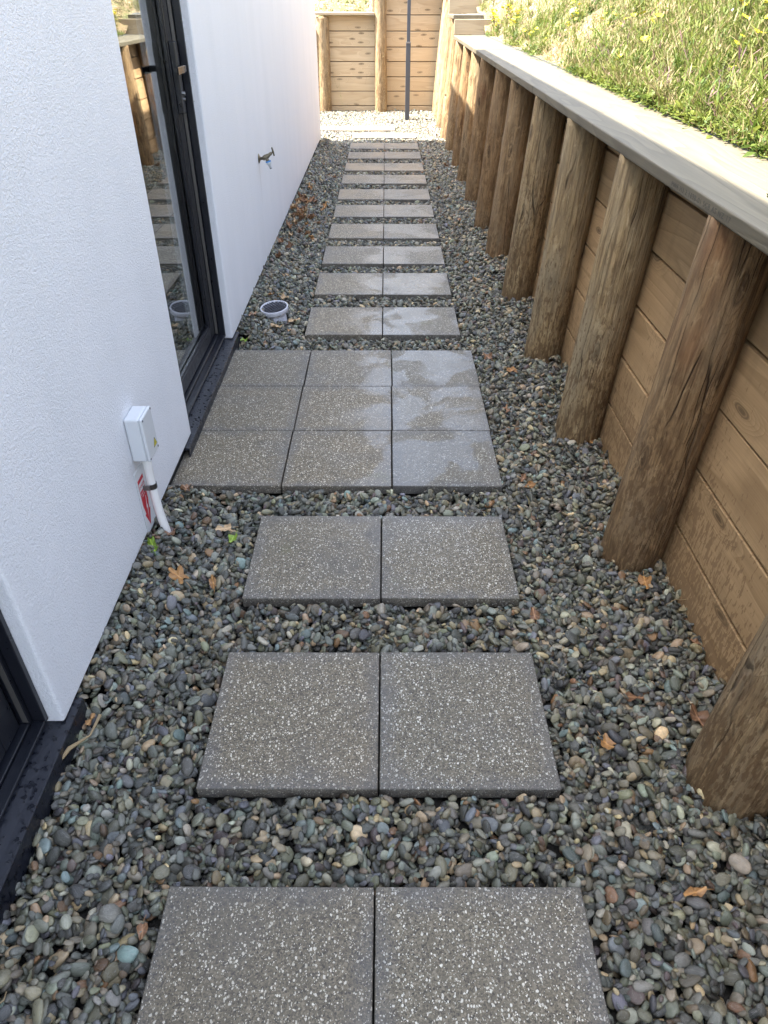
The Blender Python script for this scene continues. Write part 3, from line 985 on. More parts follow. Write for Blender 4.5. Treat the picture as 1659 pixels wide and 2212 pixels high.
# ------------------------------------------------------------------ river pebbles (settled one by one on a height grid)
def settle():
    cs = 0.004
    X0, X1, Y0_, Y1_ = -3.6, 1.13, -0.4, 15.75
    nx, ny = int((X1 - X0) / cs), int((Y1_ - Y0_) / cs)
    Hm = np.full((nx, ny), -0.062, np.float32)
    gx = X0 + (np.arange(nx) + .5) * cs
    gy = Y0_ + (np.arange(ny) + .5) * cs
    heap = np.clip((-0.72 - gx) / 0.16, 0, 1)[:, None] * np.where(((gy > 1.41) & (gy < 2.55)) | ((gy > 4.32) & (gy < 11.9)), 0.062, 0.0)[None, :]
    Hm += heap.astype(np.float32)
    for x0, x1, y0, y1 in PAVERS:
        i0, i1 = np.searchsorted(gx, (x0 - 0.004, x1 + 0.004)); j0, j1 = np.searchsorted(gy, (y0 - 0.004, y1 + 0.004))
        Hm[i0:i1, j0:j1] = 1.0
    # no pebbles inside the house footprint, the posts or the pipes
    i = np.searchsorted(gx, -0.955); j = np.searchsorted(gy, 11.90)
    Hm[:i, :j] = 1.0
    XX, YY = np.meshgrid(gx, gy, indexing='ij')
    for py in POST_Y:
        Hm[(XX - 1.0) ** 2 + (YY - py) ** 2 < 0.108 ** 2] = 1.0
    for px in (-0.068, -1.135, -2.2, -3.3):
        Hm[(XX - px) ** 2 + (YY - 15.635) ** 2 < 0.105 ** 2] = 1.0
    Hm[(XX + 0.735) ** 2 + (YY - 4.69) ** 2 < 0.068 ** 2] = 1.0
    free = np.argwhere(Hm < 0.5)
    lvl = np.empty_like(Hm)
    rows = []
    N = 230000
    pick = rng.integers(0, len(free), N)
    A = np.exp(rng.normal(math.log(0.0166), 0.31, N)).clip(0.008, 0.028)
    big = rng.random(N) < 0.02
    A[big] *= 1.25
    B = A * rng.uniform(0.46, 0.82, N)
    Cc = A * rng.uniform(0.28, 0.54, N)
    PH_ = rng.uniform(0, 2 * math.pi, N)
    jit = rng.random((N, 4))
    # larger ones first would leave holes, so mix; later tries are smaller
    A[150000:] *= 0.72; B[150000:] *= 0.72; Cc[150000:] *= 0.72
    for k in range(N):
        ix, iy = free[pick[k]]
        x, y = gx[ix], gy[iy]
        if y > 8.5 and A[k] < 0.012: continue
        h0 = Hm[ix, iy]
        tgt = -0.021 + 0.007 * math.sin(2.1 * x + 0.7 * y) * math.sin(1.3 * y - x) + 0.006 * math.sin(5.3 * y + 3 * x)
        tgt += 0.007
        bank = 0.0
        if x < -0.72 and y < 11.9 and not (-0.5 < y < 1.41) and not (2.55 < y < 4.32):
            bank = min(1.0, (-0.72 - x) / 0.16) * (0.075 if y > 4.3 else 0.068)
        elif x > 0.85:
            bank = (x - 0.85) * 0.05
        if (x + 0.735) ** 2 + (y - 4.69) ** 2 < 0.026: bank = min(bank, 0.012) if x > -0.80 else bank
        tgt += bank
        if h0 > tgt: continue
        a, b, c = A[k], B[k], Cc[k]
        cp, sp = math.cos(PH_[k]), math.sin(PH_[k])
        da, db = int(round(a * .62 * cp / cs)), int(round(a * .62 * sp / cs))
        ea, eb = int(round(-b * .62 * sp / cs)), int(round(b * .62 * cp / cs))
        try:
            h1, h2 = Hm[ix + da, iy + db], Hm[ix - da, iy - db]
            h3, h4 = Hm[ix + ea, iy + eb], Hm[ix - ea, iy - eb]
        except IndexError:
            continue
        if max(h1, h2, h3, h4) > 0.5: continue
        ta = math.atan2(h1 - h2, 1.24 * a) + (jit[k, 0] - .5) * 0.7
        tb = math.atan2(h3 - h4, 1.24 * b) + (jit[k, 1] - .5) * 0.8
        ta = max(-0.75, min(0.75, ta)); tb = max(-0.75, min(0.75, tb))
        if jit[k, 2] < 0.09: tb += 0.9
        zb = 0.45 * h0 + 0.55 * (h1 + h2 + h3 + h4) / 4
        zc = zb + c * 0.80
        if zc + c > 0.018 + bank: continue
        w = int(a / cs) + 1
        i0, i1, j0, j1 = max(0, ix - w), min(nx, ix + w + 1), max(0, iy - w), min(ny, iy + w + 1)
        dx = gx[i0:i1, None] - x
        dy = gy[None, j0:j1] - y
        u = dx * cp + dy * sp
        vv = -dx * sp + dy * cp
        q = 1 - (u / a) ** 2 - (vv / b) ** 2
        top = zc + c * np.sqrt(np.clip(q, 0, 1)) + u * math.tan(ta) + vv * math.tan(max(-.9, min(.9, tb)))
        sub = Hm[i0:i1, j0:j1]
        np.maximum(sub, np.where(q > 0, top, -1), out=sub, where=(sub < 0.5))
        rows.append((x, y, zc, tb, -ta, PH_[k], a, b, c))
    return np.array(rows, np.float32), Hm, gx, gy


peb, HM, GX, GY = settle()


def gz(x, y):
    i, j = np.searchsorted(GX, x), np.searchsorted(GY, y)
    sub = HM[max(0, i - 4):i + 5, max(0, j - 4):j + 5]
    sub = sub[sub < 0.5]
    return float(np.percentile(sub, 80)) if sub.size else 0.0


print('pebbles', len(peb))
NP_ = len(peb)
pal = np.array([  # linear colour, weight
    (0.100, 0.108, 0.098, 18), (0.066, 0.072, 0.068, 17), (0.140, 0.152, 0.132, 14), (0.036, 0.038, 0.038, 13), (0.105, 0.108, 0.074, 13),
    (0.165, 0.152, 0.118, 11), (0.082, 0.088, 0.110, 7), (0.215, 0.170, 0.108, 8), (0.125, 0.112, 0.082, 10), (0.150, 0.090, 0.048, 2.4),
    (0.092, 0.068, 0.072, 3), (0.26, 0.25, 0.21, 4), (0.105, 0.142, 0.148, 5), (0.21, 0.11, 0.045, 1.2), (0.34, 0.27, 0.17, 2.2)])
ci = rng.choice(len(pal), NP_, p=pal[:, 3] / pal[:, 3].sum())
lim = np.where((pal[ci, 0] > pal[ci, 1] * 1.35)[:, None], 0.62, 1.0)
colr = lim * pal[ci, :3] * rng.uniform(0.55, 2.4, (NP_, 1)) ** 1.15 * rng.uniform(0.93, 1.07, (NP_, 3)) * np.array([1.06, 1.0, 0.86])

pcol = bpy.data.collections.new('pebble_shapes')      # sources for the instances, not linked to the scene
for s in range(9):
    rs = random.Random(900 + s)
    bm = bmesh.new()
    bmesh.ops.create_icosphere(bm, subdivisions=2, radius=1.0)
    cuts = [(Vector((rs.gauss(0, 1), rs.gauss(0, 1), rs.gauss(0, .8))).normalized(), rs.uniform(0.68, 0.9)) for _ in range(4 + s % 3)]
    for vt in bm.verts:
        p = vt.co.copy()
        sup = (abs(p.x) ** 2.5 + abs(p.y) ** 2.5 + abs(p.z) ** 2.5) ** (1 / 2.5)
        p = p / sup
        for nrm, d in cuts:
            e = p.dot(nrm) - d
            if e > 0: p -= nrm * e * 0.72
        p *= 1 + 0.10 * noise.noise(p * 1.4 + Vector((s * 9, 0, 0)))
        p.x *= 1 + 0.12 * p.y * rs.choice((0.0, 1, -1))* 0.5
        vt.co = p
    me = mesh_bm(bm, 'pebble', True)
    me.materials.append(M['pebble'])
    pcol.objects.link(bpy.data.objects.new('pebble_%d' % s, me))

pm = bpy.data.meshes.new('pebble_points')
pm.vertices.add(NP_)
pm.vertices.foreach_set('co', peb[:, :3].ravel())
for nm, arr in (('rot', peb[:, 3:6]), ('siz', peb[:, 6:9])):
    at = pm.attributes.new(nm, 'FLOAT_VECTOR', 'POINT')
    at.data.foreach_set('vector', np.ascontiguousarray(arr, dtype=np.float32).ravel())
at = pm.attributes.new('col', 'FLOAT_COLOR', 'POINT')
at.data.foreach_set('color', np.concatenate([colr, np.ones((NP_, 1))], 1).astype(np.float32).ravel())
at = pm.attributes.new('pick', 'INT', 'POINT')
at.data.foreach_set('value', rng.integers(0, 9, NP_).astype(np.int32))
pobj = tag(add('river_pebbles', pm), 'rounded grey green river pebbles spread around the pavers', kind='stuff')
ng = bpy.data.node_groups.new('pebble_scatter', 'GeometryNodeTree')
ng.interface.new_socket('Geometry', in_out='INPUT', socket_type='NodeSocketGeometry')
ng.interface.new_socket('Geometry', in_out='OUTPUT', socket_type='NodeSocketGeometry')
gi = ng.nodes.new('NodeGroupInput'); go = ng.nodes.new('NodeGroupOutput')
iop = ng.nodes.new('GeometryNodeInstanceOnPoints')
cinf = ng.nodes.new('GeometryNodeCollectionInfo')
cinf.inputs['Collection'].default_value = pcol
cinf.inputs['Separate Children'].default_value = True
cinf.inputs['Reset Children'].default_value = True


def named(nm, dt):
    o = ng.nodes.new('GeometryNodeInputNamedAttribute')
    o.data_type = dt
    o.inputs['Name'].default_value = nm
    return [s for s in o.outputs if s.enabled and s.name == 'Attribute'][0]


ng.links.new(gi.outputs[0], iop.inputs['Points'])
ng.links.new(cinf.outputs[0], iop.inputs['Instance'])
iop.inputs['Pick Instance'].default_value = True
ng.links.new(named('pick', 'INT'), iop.inputs['Instance Index'])
e2r = ng.nodes.new('FunctionNodeEulerToRotation')
ng.links.new(named('rot', 'FLOAT_VECTOR'), e2r.inputs[0])
ng.links.new(e2r.outputs[0], iop.inputs['Rotation'])
ng.links.new(named('siz', 'FLOAT_VECTOR'), iop.inputs['Scale'])
ng.links.new(iop.outputs[0], go.inputs[0])
md = pobj.modifiers.new('scatter', 'NODES')
md.node_group = ng

# ------------------------------------------------------------------ junction box, conduit, warning sign
WX = -0.907                                  # wall plane near y = 2.25 (world)


def wx(y): return -0.907 - 0.0041 * y


jb = tag(empty('junction_box', (wx(2.26), 2.258, 0.455)), 'pale grey plastic junction box with yellow warning triangle on the white wall', 'junction box')
add('casing', box(0.0015, 0.055, -0.057, 0.057, -0.088, 0.088, 0.007, 3, False), M['pvc'], jb)
add('lid', box(0.0555, 0.068, -0.0575, 0.0575, -0.0885, 0.0885, 0.006, 3, False), M['pvc'], jb)
for sy in (-1, 1):
    for sz in (-1, 1):
        v, f = rod((0.0675, sy * 0.049, sz * 0.079), (0.0692, sy * 0.049, sz * 0.079), 0.0042, 0.0042, 12)
        add('screw', mesh_py(v, f), M['grate'], jb)
st = add('warning_sticker', mesh_py([(0.0686, 0.005, -0.063), (0.0686, 0.047, -0.063), (0.0686, 0.026, -0.027)], [(0, 1, 2)]), M['ink'], jb)
add('triangle', mesh_py([(0.0690, 0.0095, -0.0607), (0.0690, 0.0425, -0.0607), (0.0690, 0.026, -0.0325)], [(0, 1, 2)]), M['yellow'], st)
add('bolt_mark', mesh_py([(0.0694, 0.028, -0.040), (0.0694, 0.022, -0.051), (0.0694, 0.026, -0.0505), (0.0694, 0.0235, -0.059), (0.0694, 0.030, -0.0485), (0.0694, 0.026, -0.049)], [(0, 1, 2, 5), (2, 3, 4, 5)]), M['ink'], st)

cd = tag(empty('conduit', (0, 0, 0)), 'white plastic conduit running from the junction box down into the pebbles', 'conduit pipe')
x_w = wx(2.26)
pts = [(x_w + 0.030, 2.262, 0.372), (x_w + 0.030, 2.258, 0.30), (x_w + 0.032, 2.250, 0.22), (x_w + 0.042, 2.238, 0.12), (x_w + 0.058, 2.224, 0.03), (x_w + 0.072, 2.212, -0.06)]
add('pipe', merge([tube(pts, 0.0168, 20)], True), M['pvcw'], cd)
bm = bmesh.new()
vv, ff = [], []
n = 14
for j, dz in enumerate((-0.011, 0.011)):
    for r in (0.0178, 0.0198):
        for i in range(n + 1):
            a = R(-95 + 190 * i / n)
            vv.append((x_w + 0.031 + r * math.cos(a), 2.2515 + r * math.sin(a), 0.232 + dz))
m_ = n + 1
for i in range(n):
    ff += [(m_ + i, m_ + i + 1, 3 * m_ + i + 1, 3 * m_ + i), (i + 1, i, 2 * m_ + i, 2 * m_ + i + 1),
           (2 * m_ + i, 2 * m_ + i + 1, 3 * m_ + i + 1, 3 * m_ + i), (i, i + 1, m_ + i + 1, m_ + i)]
bm.free()
saddle = add('saddle', mesh_py(vv, ff, True), M['clip'], cd)
add('lug', box(x_w + 0.0015, x_w + 0.0305, 2.2275, 2.2325, 0.221, 0.243, 0.001, 1), M['clip'], saddle)
add('foot', box(x_w + 0.001, x_w + 0.0030, 2.205, 2.227, 0.221, 0.243, 0.0008, 1), M['clip'], saddle)

sg = tag(empty('warning_sign', (wx(2.25), 2.245, 0.185)), 'white wall sign with red danger panel and downward arrow behind the conduit', 'warning sign')
add('plate', box(0.001, 0.0035, -0.070, 0.070, -0.139, 0.139, 0.001, 1), M['signw'], sg)


def flat(name, pts2, mat, x, parent):
    return add(name, mesh_py([(x, y, z) for y, z in pts2], [tuple(range(len(pts2)))]), mat, parent)


yc = -0.022                                 # centre of the printed column
arrow = flat('arrow_panel', [(yc - 0.032, 0.100), (yc + 0.032, 0.100), (yc + 0.032, -0.012), (yc + 0.020, -0.055), (yc + 0.032, -0.055), (yc, -0.120), (yc - 0.032, -0.055), (yc - 0.020, -0.055), (yc - 0.032, -0.012)], M['signr'], 0.0038, sg)
flat('white_band', [(yc - 0.030, 0.050), (yc + 0.030, 0.050), (yc + 0.030, 0.084), (yc - 0.030, 0.084)], M['signw'], 0.0042, arrow)
flat('lightning_bolt', [(yc + 0.010, 0.010), (yc - 0.004, -0.040), (yc + 0.003, -0.038), (yc - 0.006, -0.098), (yc + 0.014, -0.028), (yc + 0.006, -0.030), (yc + 0.016, 0.010)], M['signw'], 0.0042, arrow)
text_mesh('DANGER', 0.0175, M['signr'], 'lettering', arrow, (0.0046, yc, 0.0605), (R(90), 0, R(90)), 0.0001, 'CENTER', 0.86)
text_mesh('LIVE CABLES', 0.0100, M['signw'], 'lettering', arrow, (0.0042, yc, 0.0335), (R(90), 0, R(90)), 0.0001, 'CENTER', 0.95)
text_mesh('BELOW', 0.0100, M['signw'], 'lettering', arrow, (0.0042, yc, 0.0200), (R(90), 0, R(90)), 0.0001, 'CENTER', 0.95)

# ------------------------------------------------------------------ garden tap
tx, ty, tz = wx(5.795), 5.795, 0.786
tap = tag(empty('garden_tap', (tx, ty, tz)), 'old brass garden tap with blue and grey hose fitting on the white wall', 'tap')
add('flange', merge([revolve([(0.034, 0.0), (0.033, 0.003), (0.018, 0.010), (0.013, 0.014)], 28, aim((0.001, 0, 0), (0.02, 0, 0)))], True), M['brass'], tap)
add('body', merge([tube([(0.012, 0, 0), (0.030, 0, 0.0), (0.036, 0, 0.001), (0.052, 0, 0.008), (0.070, 0, 0.016), (0.084, 0, 0.026), (0.094, 0, 0.033), (0.104, 0, 0.040)],
                        [0.010, 0.0105, 0.016, 0.0175, 0.0165, 0.011, 0.0115, 0.007], 18),
                   tube([(0.055, 0, 0.006), (0.066, 0, -0.012), (0.070, 0, -0.019)], [0.015, 0.0125, 0.012], 16)], True), M['brass'], tap)
hd = (0.112, 0, 0.046)
dirv = Vector((0.5, 0, -1)).normalized()
side = Vector((0.15, 0.45, -0.9)).normalized()
add('handle', merge([tube([(0.102, 0, 0.039), hd], 0.0045, 10), tube([Vector(hd) - side * 0.032, Vector(hd) - side * 0.026, Vector(hd), Vector(hd) + side * 0.026, Vector(hd) + side * 0.032], [0.006, 0.0052, 0.0068, 0.0052, 0.006], 12)], True), M['brass'], tap)
dv = Vector((0.30, 0, -1)).normalized()
p0 = Vector((0.070, 0, -0.017))
fit = add('hose_fitting', merge([tube([p0 + dv * 0.0085, p0 + dv * 0.022, p0 + dv * 0.026, p0 + dv * 0.034, p0 + dv * 0.052], [0.0185, 0.0178, 0.013, 0.0105, 0.0085], 20)], True), M['greyp'], tap)
add('blue_collar', merge([tube([p0 + dv * -0.001, p0 + dv * 0.008], 0.0205, 20)], False), M['blue'], tap)
add('nozzle', merge([tube([p0 + dv * 0.0522, p0 + dv * 0.0555], 0.0080, 16)]), M['ink'], fit)

# ------------------------------------------------------------------ drain gully
dr = tag(empty('drain_gully', (-0.735, 4.69, 0.0), (R(6), R(-6), R(12))), 'pale plastic drain pot with dark square grate standing in the pebbles', 'drain')
add('pipe', merge([revolve([(0.071, -0.09), (0.071, 0.028), (0.063, 0.028), (0.063, -0.09)], 40, None, False)], True), M['pvcl'], dr)
add('rim', merge([revolve([(0.073, 0.016), (0.090, 0.022), (0.0955, 0.030), (0.0955, 0.056), (0.094, 0.058), (0.0875, 0.058), (0.0860, 0.056), (0.0860, 0.034), (0.0725, 0.030), (0.073, 0.016)], 48, None, False)], True), M['pvcl'], dr)
bm = bmesh.new()
for k in range(-4, 5):
    d = 0.0185 * k
    hl = math.sqrt(max(0, 0.0850 ** 2 - d * d))
    box_bm(bm, d - 0.0012, d + 0.0012, -hl, hl, 0.047, 0.0535)
    box_bm(bm, -hl, hl, d - 0.0012, d + 0.0012, 0.0471, 0.0530)
add('grate', mesh_bm(bm), M['grate'], dr, rot=(0, 0, R(28)))
v, f = revolve([(0.0715, 0.031), (0.0715, 0.0312)], 32)
add('shade_disc', mesh_py(v, f), M['shade_black'], dr)  # solid black disc, the shade down the pipe put into its colour


# ------------------------------------------------------------------ fallen leaves
def leaf_mesh(seed, lobes=5, curl=0.5, length=0.06, w=0.7, jag=0.25):
    rs = random.Random(seed)
    n = 34
    rings = 4
    v = [(0, 0, 0)]
    ph = rs.uniform(0, 6)
    tw = rs.uniform(-1, 1)
    for j in range(1, rings + 1):
        t = j / rings
        for i in range(n):
            a = 2 * math.pi * i / n
            lob = 1 - jag * (0.5 + 0.5 * math.cos(lobes * a + math.pi)) - 0.09 * rs.random() * (j == rings)
            r = t * lob * length * 0.5
            x, y = r * math.cos(a) * 1.05, r * math.sin(a) * w
            if math.cos(a) > 0.93: x *= 1.12
            cz = curl * ((y / (length * .5)) ** 2) * length * 0.8 + curl * 0.5 * ((x / (length * .5)) ** 2) * length * 0.6
            cz += 0.10 * length * t * math.sin(3 * a + ph) + 0.05 * length * t * math.sin(7 * a + 2 * ph) + tw * 0.3 * x * y / length
            sq = 1 - 0.30 * abs(curl) * t
            v.append((x, y * sq, cz))
    f = [(0, 1 + i, 1 + (i + 1) % n) for i in range(n)]
    for j in range(rings - 1):
        for i in range(n):
            a0 = 1 + j * n
            f.append((a0 + i, a0 + n + i, a0 + n + (i + 1) % n, a0 + (i + 1) % n))
    sv, sf = tube([(-length * 0.46, 0, curl * length * 0.2), (-length * 0.62, 0.002, curl * length * 0.25), (-length * 0.8, 0.005, 0.003)], 0.0009, 5)
    me = merge([(v, f), (sv, sf)], True)
    return me


LEAVES = [  # x, y, size, material, lobes, curl, label
    (-0.747, 1.955, 0.080, 'leafo', 5, 0.55, 'large curled orange brown leaf on the pebbles left of the third pair of pavers'),
    (-0.622, 1.953, 0.052, 'leafo', 2, 0.45, 'small folded orange leaf beside the bigger curled orange one'),
    (-0.640, 2.285, 0.058, 'leaft', 3, 0.25, 'pale tan leaf lying next to the bright green leaf'),
    (-0.598, 2.225, 0.048, 'leafg', 3, 0.3, 'bright green fallen leaf right of the conduit foot'),
    (-0.885, 2.120, 0.070, 'leafg', 2, 0.3, 'yellow green leaf poking out from under the white wall'),
    (-0.835, 2.195, 0.060, 'leafb', 4, 0.6, 'dark brown leaf between conduit foot and wall'),
    (-0.845, 2.515, 0.070, 'leafb', 5, 0.6, 'brown leaf against the wall just before the large paved landing'),
    (0.988, 1.965, 0.062, 'leafo', 3, 0.3, 'orange brown oval leaf below the second pole on the right'),
    (0.81, 1.442, 0.068, 'leafb', 2, 0.2, 'smooth brown leaf lying flat right of the second pair of pavers'),
    (0.96, 1.345, 0.072, 'leafb', 4, 0.8, 'dark crumpled leaf close to the foot of the nearest pole'),
    (0.754, 3.788, 0.062, 'leafo', 3, 0.5, 'orange brown curled leaf on pebbles between landing and fourth pole'),
    (0.667, 3.357, 0.060, 'leafb', 5, 0.7, 'rusty brown crumpled leaf right of the middle landing row'),
    (0.640, 3.984, 0.070, 'leafb', 4, 0.7, 'brown leaf at the far right corner of the landing'),
    (0.666, 2.607, 0.048, 'leafo', 3, 0.6, 'small orange leaf right of the near landing corner'),
    (0.648, 2.68, 0.055, 'leafb', 2, 0.7, 'narrow dark leaf standing up near the landing corner'),
    (0.659, 1.247, 0.060, 'leafo', 5, 0.6, 'torn rust leaf right of the second pair of pavers'),
    (0.770, 0.832, 0.046, 'leafo', 2, 0.4, 'small golden brown leaf at the right of the nearest pavers'),
    (1.040, 3.017, 0.062, 'leafo', 3, 0.5, 'orange leaf at the foot of the third pole on the right'),
    (0.545, 1.79, 0.048, 'leafb', 3, 0.6, 'dark red leaf at the right near corner of the third pair'),
    (-0.878, 1.352, 0.040, 'leafo', 2, 0.3, 'small rust coloured leaf by the black base of the wall'),
    (1.064, 1.658, 0.040, 'leafb', 3, 0.5, 'brown leaf against the planks between the two nearest poles'),
    (-0.548, 0.745, 0.034, 'leafb', 3, 0.6, 'tiny red brown leaf left of the nearest pavers'),
    (-0.60, 4.60, 0.065, 'leaft', 4, 0.6, 'crumpled tan leaf right of the drain pot'),
    (-0.61, 4.42, 0.045, 'leafo', 3, 0.4, 'orange leaf between drain pot and paver'),
    (-0.70, 4.46, 0.078, 'leaft', 5, 0.5, 'yellowish tan leaf in front of the drain pot'),
    (-0.86, 4.52, 0.060, 'leafb', 4, 0.5, 'red brown leaf left of the drain pot by the wall'),
    (-0.875, 4.22, 0.055, 'leafg', 4, 0.5, 'green and yellow leaf at the end of the door sill'),
    (-0.72, 5.02, 0.075, 'leaft', 5, 0.6, 'pale brown leaf behind the drain pot'),
    (-0.80, 5.0, 0.060, 'leafo', 3, 0.6, 'orange brown leaf behind the drain pot near the wall'),
    (-0.76, 5.52, 0.055, 'leaft', 2, 0.2, 'straight pale straw coloured leaf beyond the drain pot'),
    (-0.56, 5.62, 0.045, 'leafb', 3, 0.5, 'small reddish leaf left of the sixth row of pavers'),
]
for k, (x, y, s, mt, lb, cu, lab) in enumerate(LEAVES):
    me = leaf_mesh(500 + k, lb, cu * 0.55, s * 1.2, 0.62 if lb == 2 else 0.78, 0.12 + 0.05 * lb)
    o = add('fallen_leaf', me, M[mt], None, (x, y, gz(x, y) + 0.003), (R(random.uniform(-18, 18)), R(random.uniform(-18, 18)), random.uniform(0, 6.28)))
    tag(o, lab, 'leaf')
DRIFT = [leaf_mesh(800 + i, 5, 0.75, 0.07, 0.8, 0.35) for i in range(5)]
drift_m = ['leafb', 'leafb', 'leaft', 'leafo', 'leafb']
for me, mt in zip(DRIFT, drift_m): me.materials.append(M[mt])
for k in range(60):
    t = random.random()
    if k < 46:
        y = random.gauss(7.35, 0.50)
        x = wx(y) + 0.05 + abs(random.gauss(0, 0.11))
    else:
        y = random.uniform(5.2, 10.5)
        x = random.choice((-1, 1)) * random.uniform(0.6, 0.86)
        if x > 0.6 and x > 0.84: x = 0.8
    o = add('fallen_leaf', DRIFT[k % 5], None, None, (x, y, gz(x, y) + (0.004 + 0.02 * random.random() if k < 46 else 0.002)),
            (R(random.uniform(-35, 35)), R(random.uniform(-35, 35)), random.uniform(0, 6.28)), (random.uniform(.9, 1.5),) * 3)
    if k < 46:
        tag(o, 'curled brown dead leaf in the drift of leaves along the white wall past the tap', 'leaf', 'drift of dead leaves against the white wall')
    else:
        tag(o, 'scattered brown leaf on pebbles beside the far stepping pavers', 'leaf', 'scattered leaves along the far pavers')

tw = tag(add('dry_stalk', merge([tube([(0, 0, 0.004), (0.03, 0.06, 0.02), (0.07, 0.11, 0.012), (0.085, 0.17, 0.03)], [0.0045, 0.007, 0.003, 0.006], 6),
                                 tube([(0.02, 0.05, 0.01), (0.0, 0.1, 0.03)], [0.002, 0.001], 5)], True), M['twig'], None, (-0.915, 1.16, 0.0)),
         'yellowed dry stalk lying against the black sill at lower left', 'dry stalk')
for k, (x, y, a, L, lab) in enumerate(((1.02, 1.83, 0.3, 0.10, 'thin curved twig on the pebbles between the two nearest poles'),
                                       (-0.83, 0.55, 1.1, 0.07, 'short dry twig on the pebbles at the lower left'))):
    tag(add('twig', merge([tube([(0, 0, 0.006), (L * .4, 0.008, 0.012), (L * .8, -0.002, 0.010), (L, 0.01, 0.004)], 0.0016, 6)], True), M['twig'], None, (x, y, 0.0), (0, 0, a)), lab, 'twig')


# ------------------------------------------------------------------ vegetation on the bank
def dens(x, y):
    n = noise.fractal(Vector((x * 0.9 + 3, y * 0.9, 2.0)), 1.0, 2.0, 3)
    d = 0.62 + 0.75 * n
    if y < 16:
        d += 0.30 - 0.065 * (y - 3)
        if 5.2 < y < 14: d -= 0.42 * min(1.0, (y - 5.2) / 1.5)
    else:
        d += 0.25
    return max(0.0, min(1.0, d))


def field(count, kind, mat, label, seed):
    rs = random.Random(seed)
    V, F, T = [], [], []
    made = 0
    tries = 0
    while made < count and tries < count * 6:
        tries += 1
        u = rs.random()
        if rs.random() < 0.88:
            y = -1 + 18 * (u ** 1.25)
            x = 1.385 + 2.3 * rs.random() ** 1.7
            if y > 15.9 and x < 1.4: continue
        else:
            y = 15.98 + 3.2 * rs.random() ** 1.5
            x = -4.0 + 5.6 * rs.random()
        d = dens(x, y)
        if rs.random() > d: continue
        if x < 1.43 and rs.random() < 0.4: continue
        made += 1
        z = bank_z(x, y)
        tone = max(0, min(1, rs.gauss(0.5, 0.28) + 0.4 * noise.noise(Vector((x * 1.2, y * 1.2, 7)))))
        p = Vector((x, y, z - 0.01))
        if kind == 'grass':
            h = rs.uniform(0.05, 0.17) * (0.7 + 0.8 * d) * (1.0 if x > 1.55 else 0.6)
            a = rs.uniform(0, 6.28); lean = rs.uniform(0.1, 0.9)
            w = rs.uniform(0.0014, 0.0042) * (1.8 if rs.random() < 0.08 else 1.0)
            dx, dy = math.cos(a) * lean * h, math.sin(a) * lean * h
            px, py = -math.sin(a) * w, math.cos(a) * w
            b = len(V)
            for t, ww in ((0, 1), (0.4, 0.9), (0.75, 0.6)):
                q = p + Vector((dx * t * t, dy * t * t, h * (t - 0.25 * t * t * lean)))
                V += [(q.x - px * ww, q.y - py * ww, q.z), (q.x + px * ww, q.y + py * ww, q.z)]
            q = p + Vector((dx, dy, h * (1 - 0.3 * lean)))
            V.append(tuple(q))
            F += [(b, b + 1, b + 3, b + 2), (b + 2, b + 3, b + 5, b + 4), (b + 4, b + 5, b + 6)]
            T += [tone] * 7
        elif kind == 'herb':
            n = rs.randint(4, 9)
            hh = rs.uniform(0.015, 0.11) * (1.0 if x > 1.5 else 0.6)
            for _ in range(n):
                a = rs.uniform(0, 6.28); L = rs.uniform(0.010, 0.034) * (1.9 if rs.random() < 0.12 else 1.0); w = L * rs.uniform(0.16, 0.36)
                el = rs.uniform(-0.1, 1.0)
                q = p + Vector((rs.gauss(0, .014), rs.gauss(0, .014), hh * rs.random()))
                dvv = Vector((math.cos(a) * math.cos(el), math.sin(a) * math.cos(el), math.sin(el)))
                sv = Vector((-math.sin(a), math.cos(a), rs.uniform(-.4, .4)))
                b = len(V)
                V += [tuple(q), tuple(q + dvv * L * .5 + sv * w), tuple(q + dvv * L + Vector((0, 0, -L * .15))), tuple(q + dvv * L * .5 - sv * w)]
                F.append((b, b + 1, b + 2, b + 3))
                tt = max(0, min(1, tone + rs.uniform(-.15, .15)))
                T += [tt] * 4
        elif kind == 'stem':
            h = rs.uniform(0.10, 0.42) * (1.0 if x > 1.7 else 0.4)
            a = rs.uniform(0, 6.28); lean = rs.uniform(0.0, 0.6)
            w = rs.uniform(0.0009, 0.0022)
            b = len(V)
            steps = 4
            for s in range(steps + 1):
                t = s / steps
                q = p + Vector((math.cos(a) * lean * h * t * t + rs.gauss(0, .004), math.sin(a) * lean * h * t * t + rs.gauss(0, .004), h * t * (1 - .2 * lean * t)))
                for k3 in range(3):
                    aa = k3 * 2.094
                    V.append((q.x + w * math.cos(aa), q.y + w * math.sin(aa), q.z))
                    T.append(tone)
                if s:
                    for k3 in range(3):
                        F.append((b + (s - 1) * 3 + k3, b + (s - 1) * 3 + (k3 + 1) % 3, b + s * 3 + (k3 + 1) % 3, b + s * 3 + k3))
                if s >= 2 and rs.random() < 0.75:
                    L = rs.uniform(0.012, 0.04); a2 = rs.uniform(0, 6.28)
                    c = len(V)
                    dv_ = Vector((math.cos(a2), math.sin(a2), 0.7)) * L
                    sd = Vector((-math.sin(a2), math.cos(a2), 0)) * 0.0022
                    V += [tuple(q), tuple(q + dv_ * .6 + sd), tuple(q + dv_), tuple(q + dv_ * .6 - sd)]
                    T += [tone] * 4
                    F.append((c, c + 1, c + 2, c + 3))
                    b2 = b
        # note: stems with leaf quads need index care, handled below
    return V, F, T, mat, label


def field_obj(name, data):
    V, F, T, mat, label = data
    me = mesh_py(V, F)
    at = me.attributes.new('tone', 'FLOAT', 'POINT')
    at.data.foreach_set('value', np.array(T, np.float32))
    return tag(add(name, me, mat), label, kind='stuff')


